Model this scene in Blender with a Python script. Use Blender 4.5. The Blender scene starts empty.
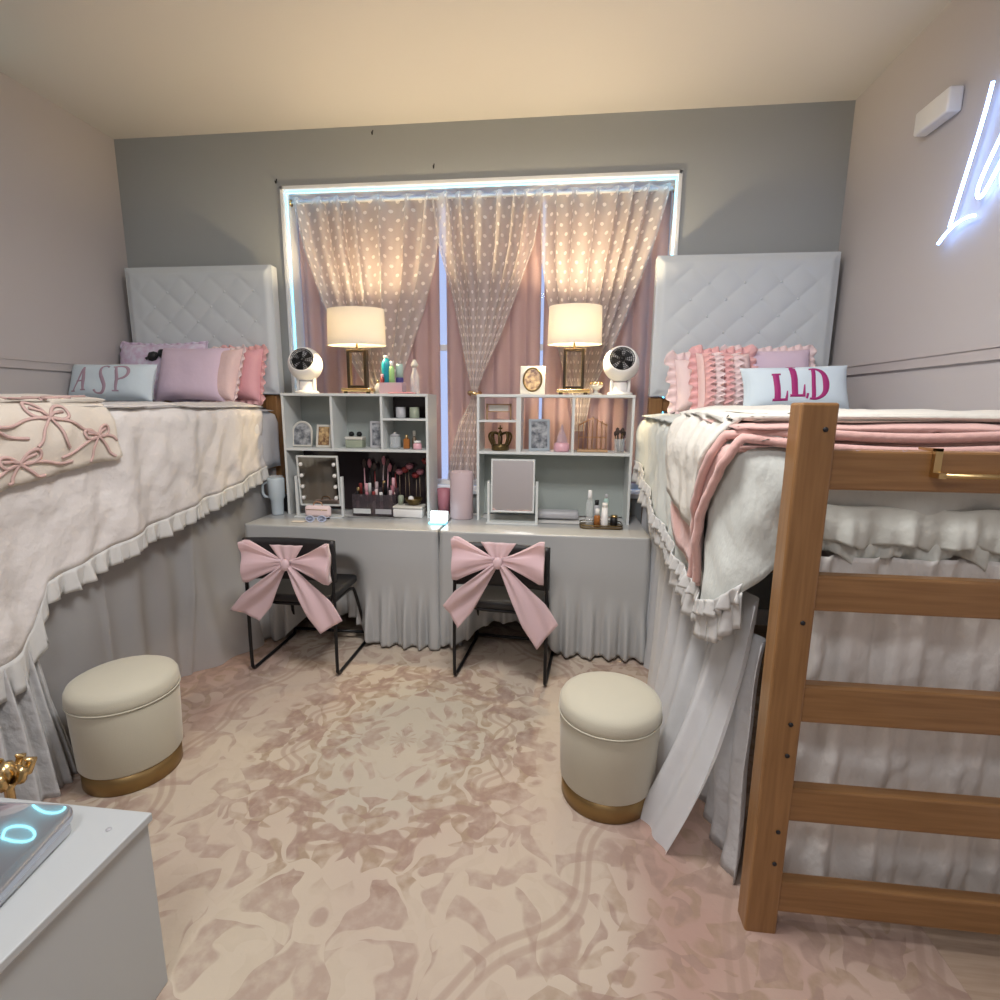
import bpy, math, random
from mathutils import Vector, Matrix, noise
random.seed(7)
PI = math.pi
C = bpy.context.scene.collection
scn = bpy.context.scene

# ------------------------------------------------------------------ camera
cam = bpy.data.cameras.new('camera'); camo = bpy.data.objects.new('camera', cam); C.objects.link(camo)
yaw, pit, rol = -.112, -.1786, .008
fw = Vector((math.sin(yaw)*math.cos(pit), math.cos(yaw)*math.cos(pit), math.sin(pit)))
ri = Vector((math.cos(yaw), -math.sin(yaw), 0)); up = ri.cross(fw)
R_ = ri*math.cos(rol)+up*math.sin(rol); U_ = -ri*math.sin(rol)+up*math.cos(rol)
camo.matrix_world = Matrix(((R_.x, U_.x, -fw.x, .691), (R_.y, U_.y, -fw.y, -3.5756), (R_.z, U_.z, -fw.z, 1.4691), (0, 0, 0, 1)))
cam.sensor_width = 36; cam.lens = 36*522.5/1000; cam.clip_start = .02
scn.camera = camo

# ------------------------------------------------------------------ world, light, exposure
w = bpy.data.worlds.new('daylight'); scn.world = w; w.use_nodes = True
bg = w.node_tree.nodes['Background']; bg.inputs[0].default_value = (.50, .62, 1, 1); bg.inputs[1].default_value = 1.0
vs = scn.view_settings; vs.view_transform = 'Standard'; vs.look = 'None'; vs.gamma = 1; vs.use_curve_mapping = False
vs.exposure = 0.0

def lamp(name, kind, loc, energy, col, size=.1, rot=(0, 0, 0), sy=None):
    l = bpy.data.lights.new(name, kind); l.energy = energy; l.color = col
    if kind == 'AREA':
        l.size = size
        if sy: l.shape = 'RECTANGLE'; l.size_y = sy
    else: l.shadow_soft_size = size
    o = bpy.data.objects.new(name, l); o.location = loc; o.rotation_euler = rot; C.objects.link(o); return o
lamp('ceiling_light_glow', 'AREA', (.45, -2.25, 3.09), 62, (1, .97, .96), .6)
lamp('ceiling_light_glow', 'AREA', (.2, -4.2, 3.09), 30, (.95, .95, 1), .6)

# ------------------------------------------------------------------ helpers
M = {}
def mat(name, col, rough=.6, metal=0, bump=None, var=None, sheen=0, alpha=1, emit=None, trans=0, spec=.5, transl=0, stretch=(1, 1, 1), coat=0):
    m = bpy.data.materials.new(name); m.use_nodes = True; nt = m.node_tree; b = nt.nodes['Principled BSDF']
    b.inputs['Base Color'].default_value = (*col, 1); b.inputs['Roughness'].default_value = rough; b.inputs['Metallic'].default_value = metal
    b.inputs['Specular IOR Level'].default_value = spec
    b.inputs['Transmission Weight'].default_value = trans; b.inputs['Coat Weight'].default_value = coat
    if sheen: b.inputs['Sheen Weight'].default_value = sheen
    if emit: b.inputs['Emission Color'].default_value = (*emit[0], 1); b.inputs['Emission Strength'].default_value = emit[1]
    tc = nt.nodes.new('ShaderNodeTexCoord'); mp = nt.nodes.new('ShaderNodeMapping'); mp.inputs['Scale'].default_value = stretch
    nt.links.new(tc.outputs['Object'], mp.inputs[0])
    if var:  # (color2, scale)
        n = nt.nodes.new('ShaderNodeTexNoise'); n.inputs['Scale'].default_value = var[1]; n.inputs['Detail'].default_value = 4
        nt.links.new(mp.outputs[0], n.inputs['Vector'])
        r = nt.nodes.new('ShaderNodeValToRGB'); r.color_ramp.elements[0].position = .35; r.color_ramp.elements[1].position = .65
        r.color_ramp.elements[0].color = (*col, 1); r.color_ramp.elements[1].color = (*var[0], 1)
        nt.links.new(n.outputs[0], r.inputs[0]); nt.links.new(r.outputs[0], b.inputs['Base Color'])
    if bump:  # (scale, strength, distance)
        n = nt.nodes.new('ShaderNodeTexNoise'); n.inputs['Scale'].default_value = bump[0]; n.inputs['Detail'].default_value = 5
        nt.links.new(mp.outputs[0], n.inputs['Vector'])
        bp = nt.nodes.new('ShaderNodeBump'); bp.inputs['Strength'].default_value = bump[1]; bp.inputs['Distance'].default_value = bump[2]
        nt.links.new(n.outputs[0], bp.inputs['Height']); nt.links.new(bp.outputs[0], b.inputs['Normal'])
    out = nt.nodes['Material Output']; last = b.outputs[0]
    if transl:
        t = nt.nodes.new('ShaderNodeBsdfTranslucent'); t.inputs[0].default_value = (*col, 1)
        mx = nt.nodes.new('ShaderNodeMixShader'); mx.inputs[0].default_value = transl
        nt.links.new(last, mx.inputs[1]); nt.links.new(t.outputs[0], mx.inputs[2]); last = mx.outputs[0]
    if alpha < 1:
        t = nt.nodes.new('ShaderNodeBsdfTransparent'); mx = nt.nodes.new('ShaderNodeMixShader'); mx.inputs[0].default_value = alpha
        nt.links.new(t.outputs[0], mx.inputs[1]); nt.links.new(last, mx.inputs[2]); last = mx.outputs[0]
    nt.links.new(last, out.inputs[0]); M[name] = m; return m

class MB:
    def __init__(s): s.v = []; s.f = []; s.mi = []; s.uv = {}; s.flat = set()
    def add(s, vs, fs, mi=0, flat=False):
        o = len(s.v); s.v += [tuple(x) for x in vs]
        for f in fs:
            if flat: s.flat.add(len(s.f))
            s.f.append(tuple(i+o for i in f)); s.mi.append(mi)
        return s
    def box(s, x0, x1, y0, y1, z0, z1, mi=0, T=None):
        V = [Vector((x, y, z)) for z in (z0, z1) for y in (y0, y1) for x in (x0, x1)]
        if T: V = [T @ p for p in V]
        return s.add(V, [(0, 2, 3, 1), (4, 5, 7, 6), (0, 1, 5, 4), (2, 6, 7, 3), (0, 4, 6, 2), (1, 3, 7, 5)], mi, True)
    def rbox(s, x0, x1, y0, y1, z0, z1, r=.01, mi=0, T=None, n=3, rz=None):
        # box with rounded vertical corners and softened top and bottom edges
        rz = r if rz is None else rz
        P = []
        for (cx, cy, a0) in ((x1-r, y1-r, 0), (x0+r, y1-r, 90), (x0+r, y0+r, 180), (x1-r, y0+r, 270)):
            for k in range(n+1):
                a = math.radians(a0+90*k/n); P.append((cx, cy, math.cos(a), math.sin(a)))
        V = []; L = []
        for k in range(n+1): t = PI/2*k/n; L.append((r-rz*(1-math.sin(t)), z0+rz*(1-math.cos(t))))
        for k in range(n+1): t = PI/2*(1-k/n); L.append((r-rz*(1-math.sin(t)), z1-rz*(1-math.cos(t))))
        for rr, z in L:
            for (cx, cy, c, sn) in P: V.append(Vector((cx+rr*c, cy+rr*sn, z)))
        if T: V = [T @ p for p in V]
        m = len(P); F = []
        for j in range(len(L)-1):
            for i in range(m): F.append((j*m+i, j*m+(i+1) % m, (j+1)*m+(i+1) % m, (j+1)*m+i))
        s.add(V, F, mi); o = len(s.v)-len(V)
        for f in (tuple(o+i for i in reversed(range(m))), tuple(o+(len(L)-1)*m+i for i in range(m))): s.flat.add(len(s.f)); s.f.append(f); s.mi.append(mi)
        return s
    def lathe(s, prof, n=32, c=(0, 0, 0), mi=0, T=None, sx=1, sy=1):
        V = []; m = len(prof)
        for r, z in prof:
            for i in range(n):
                a = 2*PI*i/n; V.append(Vector((c[0]+sx*r*math.cos(a), c[1]+sy*r*math.sin(a), c[2]+z)))
        if T: V = [T @ p for p in V]
        F = [(j*n+i, j*n+(i+1) % n, (j+1)*n+(i+1) % n, (j+1)*n+i) for j in range(m-1) for i in range(n)]
        shut = prof[0] == prof[-1]
        if prof[0][0] > 1e-5 and not shut: F.append(tuple(reversed(range(n))))
        if prof[-1][0] > 1e-5 and not shut: F.append(tuple((m-1)*n+i for i in range(n)))
        return s.add(V, F, mi)
    def tube(s, pts, r, n=8, mi=0, closed=False, smooth=0):
        pts = [Vector(p) for p in pts]
        for _ in range(smooth):
            q = []
            m = len(pts)
            for i in range(m if closed else m-1):
                a, b = pts[i], pts[(i+1) % m]; q += [a*.75+b*.25, a*.25+b*.75]
            pts = q if closed else [pts[0]]+q+[pts[-1]]
        m = len(pts); V = []; prev = None
        for i, p in enumerate(pts):
            a = pts[i-1] if (i or closed) else p; b = pts[(i+1) % m] if (i < m-1 or closed) else p
            t = (b-a).normalized()
            if prev is None: prev = t.orthogonal().normalized()
            u = (prev-t*prev.dot(t)).normalized(); prev = u; w_ = t.cross(u)
            rr = r[i] if isinstance(r, (list, tuple)) else r
            for k in range(n): a_ = 2*PI*k/n; V.append(p+rr*(u*math.cos(a_)+w_*math.sin(a_)))
        F = [(j*n+i, j*n+(i+1) % n, ((j+1) % m)*n+(i+1) % n, ((j+1) % m)*n+i) for j in range(m if closed else m-1) for i in range(n)]
        if not closed: F += [tuple(reversed(range(n))), tuple((m-1)*n+i for i in range(n))]
        return s.add(V, F, mi)
    def grid(s, nu, nv, f, mi=0, wrap=False, uvs=None):
        o = len(s.v); V = [f(i/nu, j/nv) for j in range(nv+1) for i in range(nu+1)]
        fo = len(s.f)
        s.add(V, [(j*(nu+1)+i, j*(nu+1)+i+1, (j+1)*(nu+1)+i+1, (j+1)*(nu+1)+i) for j in range(nv) for i in range(nu)], mi)
        if uvs:
            for j in range(nv+1):
                for i in range(nu+1): s.uv[o+j*(nu+1)+i] = uvs(i/nu, j/nv)
        return s
    def strokes(s, surf, lines, off=.004, mi=0, seg=.02):
        # lines: [(points2d, width or [w0,w1,...])]; ribbons laid on surf(a, b) -> point, normal
        for pts, wd in lines:
            pts = [Vector((*p, 0)) for p in pts]; wd = list(wd) if isinstance(wd, (list, tuple)) else [wd]*len(pts)
            if len(pts) > 3:
                for _ in range(2):
                    q = [pts[0]]; qw = [wd[0]]
                    for i in range(len(pts)-1): q += [pts[i]*.75+pts[i+1]*.25, pts[i]*.25+pts[i+1]*.75]; qw += [wd[i]*.75+wd[i+1]*.25, wd[i]*.25+wd[i+1]*.75]
                    pts = q+[pts[-1]]; wd = qw+[wd[-1]]
            pts = [(p.x, p.y) for p in pts]
            P = []
            for k in range(len(pts)-1):
                a, b = Vector(pts[k]), Vector(pts[k+1]); m = max(1, int((b-a).length/seg))
                wa = wd[k] if isinstance(wd, (list, tuple)) else wd; wb = wd[k+1] if isinstance(wd, (list, tuple)) else wd
                for q in range(m): P.append((a.lerp(b, q/m), wa+(wb-wa)*q/m))
            P.append((Vector(pts[-1]), wd[-1] if isinstance(wd, (list, tuple)) else wd))
            V = []
            for i, (p, ww) in enumerate(P):
                t = P[min(i+1, len(P)-1)][0]-P[max(i-1, 0)][0]; t.normalize(); nn = Vector((-t.y, t.x))
                for e in (-1, -.33, .33, 1):
                    q = p+nn*ww*.5*e; a, n_ = surf(q.x, q.y); V.append(Vector(a)+Vector(n_)*off*(1 if abs(e) < 1 else .2))
            s.add(V, [(i*4+k, i*4+k+1, i*4+k+5, i*4+k+4) for i in range(len(P)-1) for k in range(3)], mi)
        return s
    def build(s, name, mats, parent=None, smooth=True, bevel=0, solid=0, loc=None, subsurf=0):
        me = bpy.data.meshes.new(name); me.from_pydata(s.v, [], s.f); me.update()
        for m in (mats if isinstance(mats, (list, tuple)) else [mats]): me.materials.append(M[m] if isinstance(m, str) else m)
        for i, p in enumerate(me.polygons): p.material_index = s.mi[i]; p.use_smooth = smooth and i not in s.flat
        if s.uv:
            l = me.uv_layers.new(name='cloth')
            for lp in me.loops: l.data[lp.index].uv = s.uv.get(lp.vertex_index, (0, 0))
        o = bpy.data.objects.new(name, me); C.objects.link(o)
        if parent: o.parent = parent
        if loc: o.location = loc
        if solid: q = o.modifiers.new('solid', 'SOLIDIFY'); q.thickness = solid; q.offset = 0
        if bevel: q = o.modifiers.new('bevel', 'BEVEL'); q.width = bevel; q.segments = 2; q.limit_method = 'ANGLE'
        return o
def tag(o, label=None, cat=None, group=None, kind=None):
    if label: o['label'] = label
    if cat: o['category'] = cat
    if group: o['group'] = group
    if kind: o['kind'] = kind
    return o
def thing(name, label, cat, loc=(0, 0, 0), rz=0, group=None):
    o = bpy.data.objects.new(name, None); o.empty_display_size = .05; C.objects.link(o); o.location = loc; o.rotation_euler = (0, 0, rz)
    return tag(o, label, cat, group)
def struct(mb, name, m, parent=None, **k):
    o = mb.build(name, m, parent, **k)
    if not parent: o['kind'] = 'structure'
    return o
def dup(root, loc, rz=0, label=None):
    def cp(o, par):
        c = o.copy(); C.objects.link(c); c.parent = par
        for ch in [x for x in kids.get(o.name, [])]: cp(ch, c)
        return c
    kids = {}
    for x in list(C.objects):
        if x.parent: kids.setdefault(x.parent.name, []).append(x)
    r = cp(root, None); r.location = loc; r.rotation_euler = (0, 0, rz)
    if label: r['label'] = label
    return r
def fn(x, y, z, s=1): return noise.noise(Vector((x*s, y*s, z*s)))
def sm(a, b, x):
    t = min(1, max(0, (x-a)/(b-a))); return t*t*(3-2*t)
def pl(x, pts):
    if x <= pts[0][0]: return pts[0][1]
    for (a, b), (c, d) in zip(pts, pts[1:]):
        if x <= c: return b+(d-b)*(x-a)/(c-a)
    return pts[-1][1]

# ------------------------------------------------------------------ materials
mat('wall_paint', (.53, .50, .50), .85, bump=(90, .06, .002))
mat('wall_blue_grey', (.375, .40, .405), .85, bump=(90, .06, .002))
mat('ceiling_paint', (.62, .60, .57), .9)
mat('trim_white', (.74, .74, .74), .4)
mat('chair_rail_paint', (.52, .48, .475), .45)
mat('floor_wood', (.34, .25, .18), .5, var=((.42, .32, .24), 6), stretch=(1, 12, 1))
mat('white_laminate', (.66, .69, .68), .35)
mat('grey_panel', (.36, .40, .38), .5)
mat('dark_panel', (.03, .022, .025), .12)
mat('duvet', (.66, .63, .61), .85, bump=(7, .8, .03), sheen=.1)
mat('duvet_right', (.60, .63, .59), .85, bump=(9, .8, .025), sheen=.1, stretch=(1, 1, .5))
mat('ruffle_white', (.70, .70, .68), .85, bump=(40, .4, .006), transl=.2)
mat('sheet', (.62, .62, .64), .85, bump=(10, .5, .01))
mat('cream_fabric', (.64, .58, .50), .9, bump=(60, .4, .004), sheen=.3)
mat('pink_line', (.55, .38, .35), .8)
mat('pink_throw', (.66, .40, .36), .9, bump=(50, .6, .006), sheen=.4)
mat('cream_quilt', (.66, .64, .58), .9, bump=(18, .8, .012))
mat('headboard_vinyl', (.62, .67, .70), .42, bump=(150, .08, .001))
mat('pillow_white', (.66, .77, .84), .8, bump=(22, .3, .006))
mat('pillow_floral', (.76, .72, .86), .8, bump=(22, .4, .006), var=((.66, .5, .68), 26))
mat('pillow_lilac', (.70, .56, .68), .8, bump=(24, .4, .006))
mat('pillow_pink', (.80, .42, .46), .7, bump=(18, .6, .01))
mat('pillow_peach', (.82, .60, .58), .75, bump=(18, .7, .01))
mat('ruffle_pink', (.80, .46, .46), .8, bump=(30, .5, .006))
mat('ruffle_pale', (.84, .68, .68), .8, bump=(30, .5, .006))
mat('mono_pink', (.42, .30, .38), .7)
mat('mono_magenta', (.36, .02, .16), .6)
mat('black', (.012, .012, .014), .5)
mat('black_metal', (.012, .012, .014), .35, metal=.4)
mat('black_glass', (.02, .02, .025), .08)
mat('wood_z', (.235, .115, .038), .4, var=((.31, .16, .058), 5), stretch=(14, 14, .8), coat=.2)
mat('wood_x', (.235, .115, .038), .4, var=((.31, .16, .058), 5), stretch=(.8, 14, 14), coat=.2)
mat('wood_y', (.28, .12, .036), .4, var=((.34, .16, .055), 5), stretch=(14, .8, 14))
mat('mattress', (.6, .6, .62), .9)
mat('stool_fabric', (.51, .485, .385), .85, bump=(200, .3, .002), sheen=.3)
mat('gold_band', (.30, .20, .085), .42, metal=.9)
mat('gold', (.70, .52, .26), .25, metal=1)
mat('brass', (.58, .42, .2), .3, metal=1)
mat('dark_bronze', (.05, .035, .02), .35, metal=.6)
mat('table_grey', (.42, .43, .43), .32, spec=.6, coat=.25)
mat('plastic_white', (.8, .79, .77), .3)
mat('plastic_grey', (.45, .45, .47), .4)
mat('sheer_white', (.72, .72, .72), .85, alpha=.55, transl=.3)
mat('sheer_dense', (.86, .88, .90), .85, alpha=.80, transl=.3, bump=(12, .6, .01))
mat('skirt_white', (.60, .60, .60), .85, bump=(16, .9, .015), transl=.15)
mat('foot_skirt', (.76, .74, .70), .85, bump=(16, .9, .02), stretch=(1, 1, .5))
mat('foot_ruffle', (.66, .68, .62), .85, bump=(12, .8, .015))
mat('pink_curtain', (.58, .41, .40), .8, transl=.3, bump=(30, .2, .003))
mat('bow_pink', (.88, .68, .71), .35, alpha=.80, transl=.25, sheen=.5)
mat('shade', (.90, .84, .72), .8, transl=.15)
mat('bulb_soft', (1, .9, .7), .5, emit=((1, .76, .44), 720))
mat('bulb_bright', (1, .9, .7), .5, emit=((1, .78, .48), 1050))
mat('neon', (.8, .9, 1), .4, emit=((.28, .48, 1), 9))
mat('neon_cyan', (.7, 1, 1), .4, emit=((.25, .9, 1), 4))
mat('neon_back', (.72, .85, 1), .08, alpha=.15)
mat('diffuser', (1, 1, .96), .5, emit=((1, .95, .88), 3))
mat('glass_clear', (.9, .95, .97), .05, alpha=.25)
mat('window_glass', (.8, .9, 1), .02, alpha=.08)
mat('mirror', (.85, .85, .85), .03, metal=1)
mat('mirror_dim', (.32, .31, .28), .06, metal=1)
mat('silver_gloss', (.50, .53, .60), .03, metal=.8, coat=.5)
mat('silver_edge', (.62, .64, .68), .3, metal=.6)
mat('cabinet_white', (.44, .465, .47), .4)
mat('mug_blue', (.50, .58, .63), .35)
mat('mauve_tin', (.56, .44, .46), .45)
mat('pink_plastic', (.75, .42, .48), .3)
mat('dusky_rose', (.42, .16, .20), .5)
mat('teal', (.01, .27, .36), .3)
mat('seafoam', (.40, .56, .52), .4)
mat('green_leaf', (.30, .55, .22), .5)
mat('navy', (.06, .05, .22), .4)
mat('amber', (.35, .13, .03), .2)
mat('red_dark', (.25, .03, .03), .5)
mat('mauve_clear', (.72, .55, .6), .2, alpha=.6)
mat('screen', (.9, 1, 1), .3, emit=((.8, .97, 1), 3.2))
mat('phone_cyan', (.35, .8, .95), .3, emit=((.25, .75, 1), 1.2))
mat('sky_reveal', (.80, .84, .88), .45)
mat('led', (.4, .9, 1), .4, emit=((.16, .62, 1), 3.2))
mat('photo_mix', (.10, .08, .08), .3, var=((.55, .47, .42), 30))
mat('photo_grey', (.10, .11, .13), .25, var=((.5, .52, .54), 24))
mat('photo_warm', (.14, .06, .03), .3, var=((.7, .5, .25), 36))
mat('frame_ivory', (.66, .64, .58), .4)
mat('frame_blue', (.42, .48, .53), .3, metal=.3)
mat('green_tint', (.33, .37, .28), .4)
mat('wire_copper', (.60, .36, .22), .35, metal=.6)
mat('old_gold', (.13, .09, .035), .4, metal=.8)
mat('brush_hair', (.06, .04, .035), .8)
mat('stand_wood', (.45, .28, .15), .5)
mat('paper_blue', (.6, .66, .85), .6)
mat('tray_brown', (.20, .15, .10), .35, metal=.3)
mat('floor_box', (.02, .02, .022), .5)

# rug: cream ground with dusty pink scrollwork mirrored about its two axes
def rug_mat():
    m = bpy.data.materials.new('rug'); m.use_nodes = True; nt = m.node_tree; N = nt.nodes; L = nt.links; b = N['Principled BSDF']; b.inputs['Roughness'].default_value = .95
    def n(t, **k):
        x = N.new(t)
        for a, v in k.items(): setattr(x, a, v)
        return x
    def mth(op, a, bb=None, c=None):
        x = n('ShaderNodeMath', operation=op)
        for i, q in enumerate((a, bb, c)):
            if q is None: continue
            if hasattr(q, 'default_value'): L.new(q, x.inputs[i])
            else: x.inputs[i].default_value = q
        return x.outputs[0]
    def mix(f, c1, c2):
        x = n('ShaderNodeMix', data_type='RGBA')
        if hasattr(f, 'default_value'): L.new(f, x.inputs[0])
        else: x.inputs[0].default_value = f
        for i, q in ((6, c1), (7, c2)):
            if hasattr(q, 'default_value'): L.new(q, x.inputs[i])
            else: x.inputs[i].default_value = (*q, 1)
        return x.outputs[2]
    def ramp(v, p):
        x = n('ShaderNodeValToRGB'); e = x.color_ramp.elements
        while len(e) < len(p): e.new(.5)
        for i, (q, c) in enumerate(p): e[i].position = q; e[i].color = (c, c, c, 1)
        L.new(v, x.inputs[0]); return x.outputs[0]
    tc = n('ShaderNodeTexCoord'); sp = n('ShaderNodeSeparateXYZ'); L.new(tc.outputs['Object'], sp.inputs[0])
    X, Y = sp.outputs[0], sp.outputs[1]
    ax, ay = mth('ABSOLUTE', X), mth('ABSOLUTE', Y)
    cb = n('ShaderNodeCombineXYZ'); L.new(ax, cb.inputs[0]); L.new(ay, cb.inputs[1])
    wn = n('ShaderNodeTexNoise'); wn.inputs['Scale'].default_value = 3.2; wn.inputs['Detail'].default_value = 2; L.new(cb.outputs[0], wn.inputs['Vector'])
    wv = n('ShaderNodeVectorMath', operation='SCALE'); L.new(wn.outputs['Color'], wv.inputs[0]); wv.inputs['Scale'].default_value = .42
    av = n('ShaderNodeVectorMath', operation='ADD'); L.new(cb.outputs[0], av.inputs[0]); L.new(wv.outputs[0], av.inputs[1])
    def swirl(scale, tight, seed):
        of = n('ShaderNodeVectorMath', operation='ADD'); L.new(av.outputs[0], of.inputs[0]); of.inputs[1].default_value = (seed, seed*.7, 0)
        v = n('ShaderNodeTexVoronoi', voronoi_dimensions='2D'); v.inputs['Scale'].default_value = scale; L.new(of.outputs[0], v.inputs['Vector'])
        df = n('ShaderNodeVectorMath', operation='SUBTRACT'); L.new(of.outputs[0], df.inputs[0]); L.new(v.outputs['Position'], df.inputs[1])
        sx = n('ShaderNodeSeparateXYZ'); L.new(df.outputs[0], sx.inputs[0])
        an = mth('ARCTAN2', sx.outputs[1], sx.outputs[0])
        ln_ = n('ShaderNodeVectorMath', operation='LENGTH'); L.new(df.outputs[0], ln_.inputs[0])
        wv_ = mth('SINE', mth('ADD', an, mth('MULTIPLY', ln_.outputs['Value'], tight)))
        return ramp(mth('ADD', mth('MULTIPLY', wv_, .5), .5), [(0, 0), (.66, 0), (.80, 1), (1, 1)])
    scroll = swirl(8.0, 66.0, 0.0)
    vo = n('ShaderNodeTexVoronoi', feature='DISTANCE_TO_EDGE'); vo.inputs['Scale'].default_value = 3.4; L.new(av.outputs[0], vo.inputs['Vector'])
    edge = mth('MULTIPLY', swirl(5.6, 44.0, 3.0), 1.0)
    # oval medallion radius
    r = mth('SQRT', mth('ADD', mth('POWER', mth('DIVIDE', X, .62), 2.0), mth('POWER', mth('DIVIDE', Y, .78), 2.0)))
    ang = mth('ARCTAN2', Y, X)
    lob = mth('MULTIPLY', mth('COSINE', mth('MULTIPLY', ang, 12.0)), .05)
    rr = mth('ADD', r, lob)
    band = ramp(mth('MULTIPLY', rr, .4), [(0, .25), (.13, .10), (.17, .9), (.36, .95), (.40, .1), (.60, .15), (.66, .75), (1, .9)])
    ln = mth('ABSOLUTE', mth('SUBTRACT', mth('PINGPONG', rr, .36), .03))
    lines = ramp(mth('MULTIPLY', ln, 10), [(0, 1), (.13, .8), (.2, 0), (1, 0)])
    big = n('ShaderNodeTexNoise'); big.inputs['Scale'].default_value = 1.3; big.inputs['Detail'].default_value = 3; L.new(tc.outputs['Object'], big.inputs['Vector'])
    wear = ramp(big.outputs[0], [(.36, .15), (.62, 1)])
    fine = n('ShaderNodeTexNoise'); fine.inputs['Scale'].default_value = 26; fine.inputs['Detail'].default_value = 6; L.new(tc.outputs['Object'], fine.inputs['Vector'])
    ff = ramp(fine.outputs[0], [(.35, .35), (.6, 1)])
    cream, tan, pink, grey = (.50, .435, .34), (.27, .19, .125), (.36, .225, .185), (.41, .38, .315)
    # patches of faded pink in the border and grey-green in the field
    base = mix(mth('MULTIPLY', wear, .9), cream, (.45, .365, .30))
    inside = ramp(mth('MULTIPLY', r, .4), [(0, 1), (.2, 1), (.3, 0), (1, 0)])
    base = mix(mth('MULTIPLY', inside, .7), base, grey)
    ax2 = ramp(ax, [(0, 0), (.82, 0), (1.0, 1), (1, 1)])
    base = mix(mth('MULTIPLY', mth('MULTIPLY', ax2, wear), .85), base, pink)
    c = mix(mth('MULTIPLY', mth('MULTIPLY', scroll, band), mth('MULTIPLY', ff, .8)), base, tan)
    c = mix(mth('MULTIPLY', mth('MULTIPLY', edge, band), mth('MULTIPLY', ff, .7)), c, (.27, .18, .14))
    c = mix(mth('MULTIPLY', lines, .5), c, (.29, .20, .155))
    c = mix(mth('MULTIPLY', mth('MULTIPLY', edge, ff), .55), c, (.29, .20, .165))
    L.new(c, b.inputs['Base Color'])
    bp = n('ShaderNodeBump'); bp.inputs['Strength'].default_value = .5; bp.inputs['Distance'].default_value = .008
    hh = mth('SUBTRACT', fine.outputs[0], mth('MULTIPLY', scroll, .15)); L.new(hh, bp.inputs['Height']); L.new(bp.outputs[0], b.inputs['Normal'])
    M['rug'] = m
rug_mat()

# sheer with raised dots
def dot_sheer():
    m = bpy.data.materials.new('dot_sheer'); m.use_nodes = True; nt = m.node_tree; N = nt.nodes; L = nt.links; b = N['Principled BSDF']
    uv = N.new('ShaderNodeUVMap'); uv.uv_map = 'cloth'; sp = N.new('ShaderNodeSeparateXYZ'); L.new(uv.outputs[0], sp.inputs[0])
    def mth(op, a, bb=None):
        x = N.new('ShaderNodeMath'); x.operation = op
        for i, q in enumerate((a, bb)):
            if q is None: continue
            if hasattr(q, 'default_value'): L.new(q, x.inputs[i])
            else: x.inputs[i].default_value = q
        return x.outputs[0]
    row = mth('FLOOR', mth('DIVIDE', sp.outputs[1], .058)); odd = mth('MULTIPLY', mth('MODULO', row, 2.0), .5)
    fx = mth('SUBTRACT', mth('FRACT', mth('ADD', mth('DIVIDE', sp.outputs[0], .072), odd)), .5)
    fy = mth('SUBTRACT', mth('FRACT', mth('DIVIDE', sp.outputs[1], .058)), .5)
    d = mth('SQRT', mth('ADD', mth('POWER', mth('MULTIPLY', fx, .072), 2.0), mth('POWER', mth('MULTIPLY', fy, .058), 2.0)))
    dot = mth('LESS_THAN', d, .0115)
    mix = N.new('ShaderNodeMix'); mix.data_type = 'RGBA'; L.new(dot, mix.inputs[0]); mix.inputs[6].default_value = (.82, .77, .74, 1); mix.inputs[7].default_value = (.95, .92, .88, 1)
    L.new(mix.outputs[2], b.inputs['Base Color']); b.inputs['Roughness'].default_value = .8
    t = N.new('ShaderNodeBsdfTranslucent'); L.new(mix.outputs[2], t.inputs[0])
    m1 = N.new('ShaderNodeMixShader'); m1.inputs[0].default_value = .35; L.new(b.outputs[0], m1.inputs[1]); L.new(t.outputs[0], m1.inputs[2])
    tr = N.new('ShaderNodeBsdfTransparent'); m2 = N.new('ShaderNodeMixShader')
    L.new(mth('ADD', mth('MULTIPLY', dot, .36), .60), m2.inputs[0]); L.new(tr.outputs[0], m2.inputs[1]); L.new(m1.outputs[0], m2.inputs[2])
    L.new(m2.outputs[0], N['Material Output'].inputs[0]); M['dot_sheer'] = m
dot_sheer()

# ------------------------------------------------------------------ room
XL, XR, ZC, YF = -2.35, 2.33, 3.215, -5.0
WL, WR, WB, WT = -1.19, 1.387, .86, 2.882
struct(MB().box(XL-.1, XR+.1, YF-.1, .3, -.1, 0), 'floor', 'floor_wood', smooth=False)
struct(MB().box(XL-.1, XR+.1, YF-.1, .3, ZC, ZC+.1), 'ceiling', 'ceiling_paint', smooth=False)
struct(MB().box(XL-.1, XL, YF-.1, .3, 0, ZC), 'wall_left', 'wall_paint', smooth=False)
struct(MB().box(XR, XR+.1, YF-.1, .3, 0, ZC), 'wall_right', 'wall_paint', smooth=False)
struct(MB().box(XL, XR, YF-.1, YF, 0, ZC), 'wall_front', 'wall_paint', smooth=False)
struct(MB().box(XL, WL, 0, .22, 0, ZC).box(WR, XR, 0, .22, 0, ZC).box(WL, WR, 0, .22, 0, WB).box(WL, WR, 0, .22, WT, ZC), 'wall_back', 'wall_blue_grey', smooth=False)
def rail(x0, x1): return MB().box(x0, x1, YF, 0, 1.655, 1.70).box(x0 if x0 < 0 else x0-.006, x1 if x0 > 0 else x1+.006, YF, 0, 1.70, 1.714)
struct(rail(XL, XL+.014), 'trim_left', 'chair_rail_paint', smooth=False)
struct(rail(XR-.014, XR), 'trim_right', 'chair_rail_paint', smooth=False)
for nm, b in (('baseboard_left', (XL, XL+.015, YF, 0)), ('baseboard_right', (XR-.015, XR, YF, 0)), ('baseboard_back', (XL+.015, XR-.015, -.015, 0))):
    struct(MB().box(b[0], b[1], b[2], b[3], 0, .11), nm, 'trim_white', smooth=False)
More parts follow.
